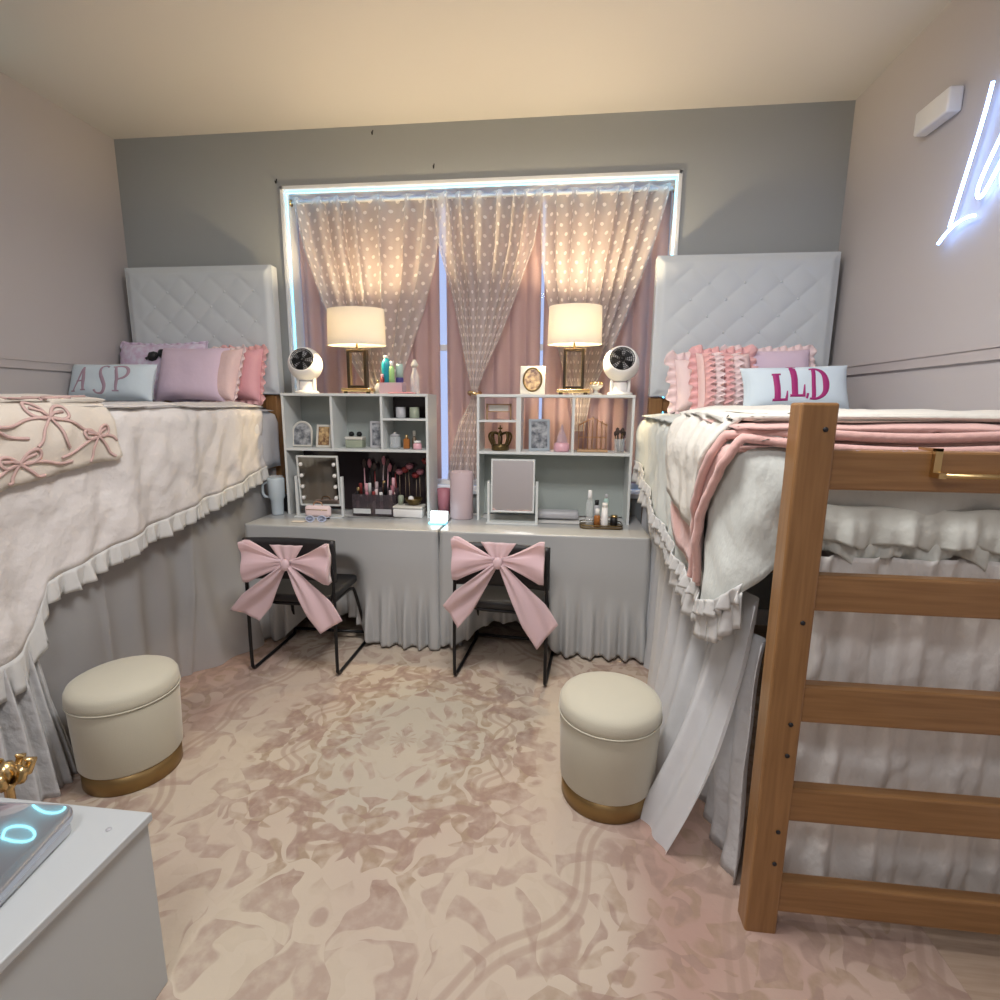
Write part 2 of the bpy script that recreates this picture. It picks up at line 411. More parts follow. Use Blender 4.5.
led = MB().tube([(WL+.027, .03, WB+.05), (WL+.027, .03, WT-.03), (WR-.027, .03, WT-.03), (WR-.027, .03, WB+.05)], .007, 6)
tag(led.build('light_strip', 'led'), 'glowing cyan light strip running inside the edge of the window recess', 'light strip')
win = thing('window_1', None, None); win['kind'] = 'structure'
mb = MB()   # white lining of the recess and the casing lip
mb.box(WL, WL+.022, -.012, .18, WB, WT).box(WR-.022, WR, -.012, .18, WB, WT).box(WL, WR, -.012, .18, WT-.022, WT).box(WL, WR, -.03, .18, WB, WB+.03)
mb.build('window_lining', 'sky_reveal', win, bevel=.003)
mb = MB()
for x in (WL+.022, .0, .58, WR-.062): mb.box(x, x+.04, .18, .215, WB+.03, WT-.03)
for z in (WB+.03, 1.85, WT-.07): mb.box(WL+.022, WR-.022, .183, .212, z, z+.04)
mb.build('window_frame', 'trim_white', win, smooth=False)
MB().box(WL+.022, WR-.022, .196, .200, WB+.03, WT-.03).build('window_glass', 'window_glass', win, smooth=False)

# rug (own axes at its middle so the pattern mirrors about them)
rug = MB().rbox(-1.72, 1.72, -2.0, 1.28, 0, .012, .01, rz=.004).build('area_rug', 'rug', loc=(.04, -1.55, .0005))
tag(rug, 'large cream rug with faded dusty pink floral medallion scrollwork covering the floor', 'rug')

# ceiling lights behind the viewer
cl = thing('ceiling_light', 'round flush ceiling light nearest the window wall', 'ceiling light', (.45, -2.25, 3.215))
MB().lathe([(.19, 0), (.19, -.035), (.16, -.04), (.155, 0)], 40).build('light_base', 'plastic_white', cl)
MB().lathe([(.15, -.03), (.14, -.06), (.08, -.09), (0, -.10)], 40).build('diffuser', 'diffuser', cl)
dup(cl, (.2, -4.2, 3.215), 0, 'round flush ceiling light farther from the window wall')

# little hooks over the window
for x, z, lb in ((-.545, 3.17, 'small dark hook high on the back wall near the ceiling'), (-.15, 2.96, 'small dark hook just above the window frame top'), (-1.21, 2.91, 'small dark hook at the upper left window corner')):
    h = MB().tube([(0, 0, .018), (0, -.008, .008), (0, -.012, -.012), (0, -.022, -.012), (0, -.024, 0)], .0035, 6, smooth=1).build('wall_hook', 'black', loc=(x, 0, z))
    tag(h, lb, 'hook')

# ------------------------------------------------------------------ curtains
rod = thing('tension_rod', 'white curtain rod spanning inside the top of the window recess', 'curtain rod', (.1, .085, 2.81))
MB().tube([(WL+.03-.1, 0, 0), (WR-.03-.1, 0, 0)], .009, 10).build('rod', 'plastic_white', rod)
for x in (WL+.024, WR-.03): MB().tube([(x-.1, 0, 0), (x+.006-.1, 0, 0)], .022, 14).build('rod_end_ring', 'brass', rod)
def curtain_pink(x0, x1, seed, label, folds):
    def f(u, v):
        z = 2.83-1.89*v; ph = folds*2*PI*u+seed
        a = .014+.012*v
        return Vector((x0+(x1-x0)*u+.006*math.sin(ph*1.0+1), (.145)+a*.8*math.sin(ph+.6*math.sin(3*u+seed))+.004*fn(u*6, v*2, seed), z))
    o = MB().grid(int(folds*14), 12, f).build('blackout_curtain', 'pink_curtain', solid=.002)
    return tag(o, label, 'curtain', 'dusty pink curtains inside the window')
curtain_pink(WL+.03, -.165, .3, 'dusty pink curtain panel behind the left tied-back sheer', 9)
curtain_pink(-.115, .535, 1.3, 'dusty pink curtain panel behind the middle tied-back sheer', 6)
curtain_pink(.562, WR-.03, 2.1, 'dusty pink curtain panel behind the right tied-back sheer', 8)

def sheer(name, label, L, R, folds, y0, zb, seed, neck=None, Wc=1.5, edge=True, nv=60):
    ztop = 2.835
    def xy(u, v):
        z = ztop+(zb-ztop)*v
        a, b = pl(-z, L), pl(-z, R); wd = b-a
        ph = folds*2*PI*u+seed
        am = .040*min(1, wd/.5)+.004
        hd = sm(0, .035, v)
        x = a+wd*u+.16*wd/folds*math.sin(ph*1.0+.7)+.25*wd/folds*math.sin(u*9+seed)*math.sin(PI*u)
        y = y0-am*(.3+.7*hd)*math.sin(ph+1.1*math.sin(u*5+seed))-.01*fn(u*9, v*3, seed)
        if neck: y -= .035*math.exp(-((z-neck)/.35)**2)+.055*sm(2.2, 1.6, z)
        return Vector((x, y, z+.006*math.sin(ph*2)*(1-hd)))
    return MB().grid(folds*14, nv, xy, uvs=lambda u, v: (u*Wc, v*(ztop-zb))), xy
K = lambda l: [(-z, x) for z, x in l]
GS = 'white dotted sheer curtains'
mb, f1 = sheer('s', '', K([(2.84, -1.155), (2.5, -1.09), (2.15, -.97), (1.85, -.83), (1.55, -.66), (1.3, -.62)]), K([(2.84, -.13), (2.4, -.19), (2.1, -.27), (1.85, -.36), (1.55, -.47), (1.3, -.5)]), 7, .078, 1.3, .4)
o = mb.build('sheer_curtain', 'dot_sheer'); tag(o, 'white dotted sheer gathered towards the left table lamp', 'curtain', None)
mb, f2 = sheer('s', '', K([(2.84, -.20), (2.5, -.15), (2.2, -.06), (1.9, .01), (1.7, .06), (1.57, .09), (1.5, .085), (1.35, -.0), (1.15, -.06), (.9, -.10)]), K([(2.84, .54), (2.5, .485), (2.2, .38), (1.9, .27), (1.7, .18), (1.57, .135), (1.5, .14), (1.35, .155), (1.15, .165), (.9, .17)]), 7, .07, .95, 1.7, neck=1.57)
o = mb.build('sheer_curtain', 'dot_sheer'); tag(o, 'white dotted sheer cinched by a gold tieback in the middle of the window', 'curtain')
mb, f3 = sheer('s', '', K([(2.84, .53), (2.4, .55), (2.1, .60), (1.8, .68), (1.5, .76), (1.3, .78)]), K([(2.84, 1.355), (2.5, 1.27), (2.15, 1.15), (1.85, 1.03), (1.55, .90), (1.3, .86)]), 7, .078, 1.3, 3.0)
o = mb.build('sheer_curtain', 'dot_sheer'); tag(o, 'white dotted sheer gathered towards the right table lamp', 'curtain')
tb = MB().tube([(.040*math.cos(a), .040*math.sin(a), .007*math.sin(a*2)) for a in [2*PI*k/20 for k in range(20)]], .011, 8, closed=True)
tag(tb.build('curtain_tieback', 'gold', loc=(.112, -.018, 1.55)), 'gold tieback ring around the middle sheer curtain', 'curtain tieback')

# ------------------------------------------------------------------ beds
BT = 1.45
BR = 1.412
def bed(side):
    s = -1 if side == 'left' else 1
    # local x runs from room side (0) to wall (1.02); world x = s*(1.25 + lx)
    fx = lambda lx: s*(1.25+lx)
    root = thing('loft_bed', 'raised wooden bed frame with '+('closed foot hidden under white bedding by the left wall' if s < 0 else 'ladder foot rungs facing the viewer by the right wall'), 'bed', (s*1.76, -1.15, 0), 0, )
    ox, oy = s*1.76, -1.15
    def bx(x0, x1, y0, y1, z0, z1, name, m, bev=.006):
        a, b = sorted((fx(x0)-ox, fx(x1)-ox))
        return MB().box(a, b, y0-oy, y1-oy, z0, z1).build(name, m, root, smooth=False, bevel=bev)
    tops = 1.482
    for x0 in (0, .985):
        p = bx(x0, x0+.085, -2.265, -2.20, 0, tops if s > 0 else 1.40, 'post', 'wood_z')
        if s > 0:
            for z in (1.42, .66, .57, .34, .24, .94):
                X = fx(x0+.058)-ox
                MB().lathe([(.0, 0), (.006, .0), (.006, .002), (.0, .002)], 10, T=Matrix.Translation((X, -2.266-oy, z)) @ Matrix.Rotation(PI/2, 4, 'X')).build('bolt_hole', 'black', p)
        bx(x0, x0+.085, -.115, -.05, 0, 1.53, 'post', 'wood_z')
    rungs = [(1.275, 1.372), (.966, 1.06), (.658, .763), (.362, .462), (.07, .168)] if s > 0 else [(1.10, 1.20), (.362, .462)]
    for a, b in rungs:
        bx(.085, .985, -2.25, -2.212, a, b, 'rung', 'wood_x')
    for a, b in ((1.44, 1.525), (1.0, 1.1), (.4, .5)): bx(.085, .985, -.10, -.065, a, b, 'head_rail', 'wood_x')
    for x0 in (.048, .94): bx(x0, x0+.03, -2.20, -.115, 1.10, 1.22, 'side_rail', 'wood_y')
    bx(.06, .96, -2.07, -.12, 1.19, 1.215, 'slat_deck', 'wood_y')
    if s > 0:
        mb = MB()
        for x in (.306, .66):
            X = fx(x)-ox
            mb.box(X, X+.016, -2.262-oy, -2.251-oy, 1.312, 1.380).box(X, X+.016, -2.262-oy, -2.20-oy, 1.373, 1.379).box(X, X+.016, -2.283-oy, -2.262-oy, 1.312, 1.324)
        mb.tube([(fx(.317)-ox, -2.278-oy, 1.318), (fx(.67)-ox, -2.278-oy, 1.318)], .006, 8)
        tag(mb.build('hanging_bar', 'brass', None, loc=(ox, oy, 0)), 'brass towel bar hooked over the top rung of the right bed', 'towel bar')
    a, b = sorted((fx(.035), fx(.985)))
    mt = MB().rbox(a, b, -2.08, -.13, 1.216, 1.375, .05).build('mattress', 'mattress')
    tag(mt, 'mattress under the white bedding of the %s bed' % side, 'mattress')
bed('left'); bed('right')

def headboard(x0, x1, label):
    W = x1-x0; H = .83; dx, dz = .205, .19
    root = thing('headboard', label, 'headboard', (x0, -.135, 1.535))
    def f(u, v):
        x, z = u*W, v*H
        e = min(sm(0, .05, x), sm(0, .05, W-x), sm(0, .05, z), sm(0, .05, H-z))
        a, b = x/dx, z/dz
        t = (abs(math.sin(PI*(a+b)/1))*abs(math.sin(PI*(a-b)/1)))**.35
        e2 = min(sm(.05, .13, x), sm(.05, .13, W-x), sm(.04, .10, H-z))
        return Vector((x, -.028*e*(1-e2)*.7-e2*(.014+.010*t), z))
    MB().grid(110, 96, f).build('tufted_front', 'headboard_vinyl', root)
    MB().rbox(0, W, 0, .075, 0, H, .008).build('padded_back', 'headboard_vinyl', root)
    for i in range(int(2*W/dx)+1):
        for j in range(int(2*H/dz)+1):
            if (i+j) % 2: continue
            x, z = i*dx/2, j*dz/2
            if .12 < x < W-.12 and .06 < z < H-.09:
                MB().lathe([(0, -.008), (.007, -.006), (.009, 0)], 8, T=Matrix.Translation((x, -.012, z)) @ Matrix.Rotation(PI/2, 4, 'X') @ Matrix.Scale(-1, 4, (0, 0, 1))).build('tuft_button', 'headboard_vinyl', root)
    return root
headboard(-2.262, -1.215, 'white diamond tufted headboard of the left bed against the back wall')
headboard(1.248, 2.285, 'white diamond tufted headboard of the right bed against the back wall')

# draped cloth around a rounded path -------------------------------------------
class Path:
    """side from the head end to a rounded corner, then across the foot to the wall"""
    def __init__(s, sgn, xs, yh, yf, xw, r, zt, drop, fold=.012, flare=.05, seed=0, er=.06, amp=.012, slope=0):
        s.__dict__.update(locals()); s.l1 = abs(yh-yf)-r; s.l2 = PI/2*r; s.l3 = abs(xw-xs)-r; s.T = s.l1+s.l2+s.l3
    def base(s, t):
        if t <= s.l1: return Vector((s.sgn*s.xs, s.yh-t, 0)), Vector((-s.sgn, 0, 0))
        if t <= s.l1+s.l2:
            a = (t-s.l1)/s.r; c = Vector((s.sgn*(s.xs+s.r), s.yf+s.r, 0)); n = Vector((-s.sgn*math.cos(a), -math.sin(a), 0)); return c+n*s.r, n
        return Vector((s.sgn*(s.xs+s.r+t-s.l1-s.l2), s.yf, 0)), Vector((0, -1, 0))
    def zz(s, y): return s.zt-s.slope*max(0, -y-.9)
    def pt(s, t, w, off=0):
        """w < 0 on top (towards the middle), w > 0 down the outside"""
        p, n = s.base(t); L = s.drop(t)
        sd = s.seed
        if w <= 0:
            q = Vector((s.sgn*(s.xs+.5), max(s.yf+.45, min(s.yh, p.y)), 0)); k = min(1, -w)
            r = p.lerp(q, k); z = s.zz(r.y)+off+.012*fn(r.x*4, r.y*3, sd)+.014*min(1, k*4)*(1+fn(r.x*9, r.y*7, sd+4)*.5)
            return Vector((r.x, r.y, z))
        e = s.er; k = w/e; zt = s.zz(p.y)
        if w < e*PI/2:
            a = w/e; o = e*math.sin(a); z = zt-e*(1-math.cos(a))
        else:
            d = w-e*PI/2; o = e+s.flare*d; z = zt-e-d
        g = sm(0, .5, w/L)
        o += s.fold*g*(math.sin(t*17+sd+1.5*math.sin(t*3+sd))+.6*math.sin(t*31+2*sd))
        o += s.amp*sm(0, .05, w)*(1.6*fn(t*2.3, w*2, sd)+fn(t*7+w*3, w*5, sd+9)+.6*fn(t*16-w*9, w*9, sd+5))
        return p+n*(o-e+off)+Vector((0, 0, z+(off if w < e else 0)*max(0, 1-k)))
def drape(path, t0, t1, w0, nu, nv, off=0, wmax=None, uv=False):
    mb = MB()
    def f(u, v):
        t = t0+(t1-t0)*u; L = path.drop(t) if wmax is None else wmax(t)
        w = w0+(L-w0)*v
        return path.pt(t, w, off)
    return mb.grid(nu, nv, f)
def ruffle(path, t0, t1, width, per, amp, off=0, hem=None, seed=0, n=None, nv=6, tuck=.0):
    hem = hem or path.drop; n = n or int(abs(t1-t0)/per*14)
    def f(u, v):
        t = t0+(t1-t0)*u; ph = 2*PI*t/per+2.2*fn(t*3, seed, 1)+1.2*math.sin(t*9+seed)
        A = amp*(.65+.7*fn(t*4, 3, seed)); a = v**.8
        tt = t+.010*a*math.sin(2*ph+1)
        p = path.pt(tt, hem(t), off); _, nr = path.base(tt)
        o = A*a*math.sin(ph)+.35*A*a*math.sin(2.3*ph+seed)
        wdt = width*(1+.12*fn(t*6, 7, seed))
        return p+nr*(o+tuck*(1-v)+.006)+Vector((0, 0, -wdt*v+.003))
    return MB().grid(n, nv, f)

# left duvet -------------------------------------------------------------------
def drop_left(t):   # t measured from the head end of the duvet (y = -.36)
    y = -.36-t
    hem = pl(t, [(0, 1.045), (.3, .985), (.7, .925), (1.1, .865), (1.42, .80), (1.53, .775), (1.60, .62), (1.66, .56), (1.75, .54), (1.9, .66), (2.4, .75), (3, .8)])
    return BT-hem+.02
dl = Path(-1, 1.21, -.36, -2.15, 2.25, .12, BT, drop_left, fold=.012, flare=.0, seed=2.0, er=.07, amp=.016)
droot = drape(dl, 0, dl.T, -1, 300, 60).build('duvet', 'duvet', solid=.012)
tag(droot, 'white ruffle-edged duvet hanging over the side of the left bed', 'duvet')
ruffle(dl, 0, 1.57, .085, .075, .020, seed=1).build('ruffle', 'ruffle_white', droot, solid=.003)
ruffle(dl, 1.56, dl.T, .13, .11, .038, seed=4).build('ruffle', 'ruffle_white', droot, solid=.003)
# sheet drop next to the headboard
sl = Path(-1, 1.235, -.14, -2.09, 2.25, .12, BT-.03, lambda t: .42, fold=.008, flare=0, seed=5, er=.08, amp=.004)
tag(drape(sl, 0, .42, -1, 40, 24).build('bed_sheet', 'sheet', solid=.006), 'grey white fitted sheet showing beside the headboard on the left bed', 'bed sheet')

# throw with bows on the left bed
def hem_throw(t): return pl(t, [(1.15, .22), (1.2, .26), (1.3, .265), (1.55, .30), (1.8, .34), (2.3, .36)])
throw0 = 1.18
class Off:
    pass
def thr(u, v):
    t = throw0+.0+(dl.T-throw0)*u
    L = hem_throw(t); w = -1+(L+1)*v
    # leading edge runs diagonally back over the top
    tt = t-(.10*max(0, 1+min(w, 0))*(1-u)*2 if w > -1 else 0)*0+(.10*(1-u)**3)*(1-max(0, w)/.3)*0
    return dl.pt(t, w, .028)
tmb = MB().grid(150, 50, thr)
def tsurf(a, b):
    p = dl.pt(a, b, .034); return p, dl.base(a)[1] if b > .02 else Vector((0, 0, 1))
def bowlines(cx, cy, s=1, ang=0):
    ca, sa = math.cos(ang), math.sin(ang)
    def tr(P): return [(cx+s*(x*ca-y*sa), cy+s*(x*sa+y*ca)) for x, y in P]
    th = .0065*s
    out = []
    for sg in (1, -1):
        out.append((tr([(0, 0), (sg*.04, -.045), (sg*.085, -.05), (sg*.09, -.01), (sg*.05, .01), (0, 0)]), th))
        out.append((tr([(sg*.0, .0), (sg*.03, -.02), (sg*.07, -.028)]), th*.7))
        out.append((tr([(0, 0), (sg*.04, .05), (sg*.05, .10), (sg*.075, .13)]), th))
        out.append((tr([(sg*.02, .0), (sg*.10, .015), (sg*.17, .055), (sg*.24, .06)]), th*.8))
    return out
BL = []
for cx, cy, s, a in ((1.28, .155, .75, .15), (1.47, .075, .85, -.1), (1.60, .235, .8, .2), (1.76, .10, .8, 0), (1.42, -.10, .8, .3), (1.90, .24, .7, 0)):
    for L in bowlines(cx, cy, s, a):
        BL.append(([(min(max(x, 1.19), dl.T-.01), min(y, hem_throw(x)-.012)) for x, y in L[0]], L[1]))
tmb.strokes(tsurf, BL, .002, 1)
o = tmb.build('throw_blanket', ['cream_fabric', 'pink_line'], solid=.010)
tag(o, 'cream throw blanket with a pattern of pink ribbon bows over the left bed', 'throw blanket')

# sheer bed skirt, left
def skirt_left(u, v):
    y = -.16-1.78*u; z = 1.02*(1-v)+.014+.10*sm(.9, 1, u)
    x = -1.27+.024*math.sin(y*24+1.8*math.sin(y*5))*(.3+.7*v)+.012*fn(y*6, z*3, 2)
    x += .22*max(0, v-.25)*math.exp(-((y+.80)/.30)**2)*(1-.0*v)
    x -= .06*v*math.exp(-((y+1.25)/.2)**2)
    x += .035*math.exp(-((y+1.05+.1*v)/.018)**2)+.02*math.exp(-((y+1.62)/.015)**2)
    return Vector((x, y, z))
tag(MB().grid(150, 24, skirt_left).build('bed_skirt', 'sheer_white', solid=.0), 'long translucent white bed skirt hanging under the left duvet', 'bed skirt')
def bunch(u, v):   # thicker gathered panel at the foot corner
    z = .66*(1-v)+.008; a = u*2-1; wd = pl(v, [(0, .13), (.5, .13), (1, .17)])
    yc = -2.06+.01*math.sin(v*3)
    return Vector((-1.262+.030*v+.026*math.sin(u*31)+.018*math.sin(u*57+2)-.05*a*a+.06*v, yc-wd*a, z))
tag(MB().grid(110, 24, bunch).build('bed_skirt', 'skirt_white', solid=.003), 'thick gathered white bed skirt panel at the foot corner of the left bed', 'bed skirt')
tag(MB().rbox(-.22, .22, -.16, .16, 0, .17, .02).rbox(-.225, .225, -.165, .165, .15, .185, .02).build('storage_box', 'floor_box', loc=(-1.56, -1.80, .0125)), 'black storage box on the floor under the left bed', 'box')

# right duvet --------------------------------------------------------------------
def drop_right(t):
    hem = pl(t, [(0, 1.09), (.25, 1.05), (.6, .965), (.9, .915), (1.2, .87), (1.45, .84), (1.6, .83), (1.70, .87), (1.80, .98), (1.95, 1.165), (3, 1.165)])
    return BR-hem+.01
dr = Path(1, 1.17, -.36, -2.12, 2.27, .07, BR, drop_right, fold=.010, flare=.02, seed=7.0, er=.08, amp=.014, slope=.02)
o2 = drape(dr, 0, dr.T, -1, 300, 60).build('duvet', 'duvet_right', solid=.012)
tag(o2, 'white duvet with frilly ruffle edges spread over the right bed', 'duvet')
ruffle(dr, 0, dr.l1+.08, .10, .052, .022, seed=3).build('ruffle', 'ruffle_white', o2, solid=.003)
ruffle(dr, 0.02, dr.l1+.08, .05, .045, .02, hem=lambda t: drop_right(t)-.03, off=.012, seed=8).build('ruffle', 'ruffle_white', o2, solid=.003)
# foot ruffles hanging inside the rungs
def footr(z0, z1, amp, per, y0, seed, sc):
    def f(u, v):
        x = 1.37+.93*u; ph = 2*PI*x/per+1.6*fn(x*5, seed, 0)
        low = z1+sc*abs(math.sin(PI*x/.16+seed))*1.0
        z = z0+(low-z0)*v+.010*fn(x*9, seed, 2)
        return Vector((x, y0-amp*v*(.5+.5*math.sin(ph))-.012*math.sin(v*PI)-.006*math.sin(2.7*ph)*v, z))
    return MB().grid(200, 12, f)
footr(1.215, 1.10, .035, .13, -2.125, 2, .020).build('ruffle', 'foot_ruffle', o2, solid=.003)
footr(1.16, 1.03, .022, .11, -2.108, 5, .055).build('ruffle', 'foot_ruffle', o2, solid=.003)
# grey sheet near the right headboard
sr = Path(1, 1.195, -.14, -2.09, 2.25, .12, BR-.02, lambda t: .42, fold=.006, flare=0, seed=9, er=.08, amp=.004)
tag(drape(sr, 0, .42, -1, 40, 24).build('bed_sheet', 'sheet', solid=.006), 'grey white fitted sheet showing beside the headboard on the right bed', 'bed sheet')

# pink blanket (two layers) and cream quilt over the foot of the right bed
def strip(path, ta, tb, off, nu=90, nv=60, wtop=-1):
    """ta(w), tb(w): leading and trailing edges as functions of w; tb beyond corner follows the foot"""
    def f(u, v):
        w = wtop+(pl(u, strip.L)-wtop)*v
        a, b = pl(w, ta), pl(w, tb)
        return path.pt(a+(b-a)*u, w, off+.004*fn(u*7, v*9, 3))
    return MB().grid(nu, nv, f)
strip.L = [(0, .40), (.3, .47), (.7, .50), (1, .54)]
o = strip(dr, [(-1, 1.25), (0, 1.30), (.2, 1.24), (.54, 1.18)], [(-1, dr.T), (0.03, dr.T), (.07, 1.73), (.1, 1.715), (.3, 1.60), (.55, 1.53)], .026).build('throw_blanket', 'pink_throw', solid=.014)
tag(o, 'folded dusty pink blanket draped across the foot of the right bed', 'throw blanket')
# rolled fold edges along its trailing side
fold = MB()
for k, (dt, of) in enumerate(((0, .034), (-.045, .046))):
    P = []
    for i in range(40):
        w = .045+.475*i/39
        P.append(dr.pt(pl(w, [(-1, dr.T), (0, 1.745), (.1, 1.715), (.3, 1.60), (.55, 1.53)])+dt, w, of))
    P0 = []
    for i in range(24):
        x = 2.24-(2.24-1.30)*i/24
        P0.append(Vector((x, -2.142+.012*k, BR-.045+.034*k-.006*math.sin(x*9))))
    fold.tube(P0+P, .013, 8, smooth=1)
fold.build('folded_edge', 'pink_throw', o)
strip.L = [(0, .27), (.5, .33), (1, .37)]
q = strip(dr, [(-1, .95), (0, 1.02), (.35, 1.15)], [(-1, dr.T), (-.16, dr.T), (-.08, 1.655), (0, 1.655), (.1, 1.63), (.4, 1.50)], .048).build('quilt', 'cream_quilt', solid=.016)
tag(q, 'cream folded quilt lying on the pink blanket of the right bed', 'quilt')

# right sheer bed skirt and foot skirt
def skirt_right(u, v):
    y = -.20-1.93*u; z = (.98-.06*u)*(1-v)+.006
    x = 1.26+.020*math.sin(y*23+2*math.sin(y*4)+v*1.5)*(.4+.8*v)+.012*math.sin(y*57+v*3)+.010*fn(y*6, z*3, 5)
    x -= .17*v*v*sm(-.9, -2.05, y)+.05*v
    y += .10*v*sm(-1.3, -2.1, y)
    return Vector((x, y, z))
tag(MB().grid(220, 24, skirt_right).build('bed_skirt', 'sheer_dense'), 'translucent white bed skirt trailing to the floor along the side of the right bed', 'bed skirt')
def side_panel(u, v):
    y = -1.72-.40*u; z = .80*(1-v)+.006
    return Vector((1.285+.014*math.sin(y*60+2*v)+.02*fn(y*8, z*4, 6)-.03*v, y, z))
tag(MB().grid(60, 20, side_panel).build('bed_skirt', 'skirt_white', solid=.003), 'short gathered white bed skirt panel beside the ladder post', 'bed skirt')
def foot_skirt(u, v):
    x = 1.335+.965*u; z = 1.075*(1-v)+.004
    y = -2.128-.013*math.sin(x*46+2.2*math.sin(x*9)+.5*math.sin(z*5))-.006*math.sin(x*97+3*z)-.010*fn(x*7, z*3, 4)-.006*fn(x*20-z*14, z*16, 8)
    return Vector((x, y, z))
tag(MB().grid(230, 70, foot_skirt).build('bed_skirt', 'foot_skirt', solid=.003), 'crinkled white bed skirt hanging behind the wooden rungs', 'bed skirt')

# ------------------------------------------------------------------ pillows
def pillow(name, W, H, T, mt, loc, tilt, rz=0, label='', ruff=None, roll=0, pinch=.06):
    """front faces -y before turning; origin at bottom middle"""
    def surf(a, b, side=1):
        u, v = max(-1, min(1, a/(W/2))), max(-1, min(1, b/(H/2)))
        x = a*(1-pinch*(1-v*v)*abs(u)**3); z = b*(1-pinch*1.6*(1-u*u)*abs(v)**3)
        th = T/2*((1-u**4)*(1-v**4))**.55*(1+.08*fn(a*9, b*9, W*7))
        return Vector((x, -side*th, z+H/2))
    mb = MB(); n = 36
    mb.grid(n, n, lambda u, v: surf((u-.5)*W, (v-.5)*H, 1)); mb.grid(n, n, lambda u, v: surf((.5-u)*W, (v-.5)*H, -1))
    o = mb.build(name, mt); o.matrix_world = Matrix.Translation(loc) @ Matrix.Rotation(rz, 4, 'Z') @ Matrix.Rotation(tilt, 4, 'X') @ Matrix.Rotation(roll, 4, 'Y')
    tag(o, label, 'pillow')
    if ruff:
        wd, amp, per, mr = ruff
        per_len = 2*(W+H)
        def f(u, v):
            s = u*per_len
            if s < W: a, b, n_ = s-W/2, -H/2, (0, -1)
            elif s < W+H: a, b, n_ = W/2, s-W-H/2, (1, 0)
            elif s < 2*W+H: a, b, n_ = W/2-(s-W-H), H/2, (0, 1)
            else: a, b, n_ = -W/2, H/2-(s-2*W-H), (-1, 0)
            p = surf(a, b); ph = 2*PI*s/per+1.5*fn(s*6, 1, W)
            # fan out at the corners
            ca, cb = a/(W/2), b/(H/2); m = Vector((ca**9, 0, cb**9)); m = Vector((n_[0], 0, n_[1]))+m*.8; m.normalize()
            return p+m*wd*v*(1+.2*math.sin(ph*.5))+Vector((0, -amp*v*math.sin(ph), 0))
        MB().grid(int(per_len/per*12), 4, f).build('ruffle', mr, o, solid=.003)
    return o, (lambda a, b: (surf(a, b-0), (0, -1, 0)))
PZ = BT+.03
PR = BR+.03
L_ = 'pillow'
# left bed pillows
o, _ = pillow(L_, .62, .40, .17, 'pillow_floral', (-2.0, -.27, PZ), math.radians(-14), .0, 'white lilac floral pillow at the back against the left wall', ('x',) and (.016, .006, .05, 'pillow_floral'))
mb = MB()  # black bow pinned on the floral pillow
for sg in (-1, 1): mb.lathe([(0, -.04), (.020, -.026), (.032, 0), (.020, .026), (0, .04)], 12, T=Matrix.Translation((.045+sg*.036, -.095, .285+.008*sg)) @ Matrix.Rotation(sg*.7+PI/2, 4, 'Y'))
mb.lathe([(0, -.014), (.012, 0), (0, .014)], 10, c=(.045, -.105, .282)).lathe([(0, -.012), (.012, 0), (0, .012)], 10, c=(-.03, -.10, .262))
tag(mb.build('black_bow', 'black', o), 'black bow on the floral fabric')
pillow(L_, .46, .37, .17, 'pillow_lilac', (-1.68, -.40, PZ), math.radians(-20), .05, 'plain lilac pillow leaning in the middle of the left bed')
pillow(L_, .30, .36, .14, 'pillow_pink', (-1.43, -.25, PZ), math.radians(-12), -.1, 'bright pink pillow nearest the lamp side of the left bed', (.028, .012, .05, 'ruffle_pink'))
pillow(L_, .25, .36, .12, 'pillow_peach', (-1.50, -.37, PZ), math.radians(-18), -.25, 'peach pink wrinkled pillow between the lilac and bright pink ones', (.02, .010, .05, 'ruffle_pale'))
o, sf = pillow(L_, .56, .24, .15, 'pillow_white', (-2.06, -.60, PZ-.005), math.radians(-18), .02, 'white lumbar pillow monogrammed ASP on the left bed', roll=-.0)
A = [([(-.20, -.075), (-.17, -.02), (-.135, .075)], [.010, .012, .016]), ([(-.135, .075), (-.128, .0), (-.125, -.07)], [.014, .026, .018]), ([(-.175, -.015), (-.125, -.012)], .009), ([(-.215, -.075), (-.185, -.075)], .008), ([(-.142, -.07), (-.108, -.07)], .008)]
S = [([(.035, .072), (.01, .088), (-.02, .075), (-.02, .03), (.0, -.01), (.018, -.05), (.0, -.09), (-.04, -.092), (-.052, -.07)], [.012, .010, .014, .022, .026, .022, .014, .010, .016])]
P_ = [([(.075, .075), (.09, .0), (.088, -.075)], [.016, .024, .018]), ([(.06, .075), (.13, .085), (.165, .05), (.15, .01), (.09, -.005)], [.009, .012, .024, .016, .009]), ([(.065, -.075), (.11, -.075)], .009)]
tag(MB().strokes(sf, A+S+P_, .003).build('monogram', 'mono_pink', o), 'thin mauve script monogram')
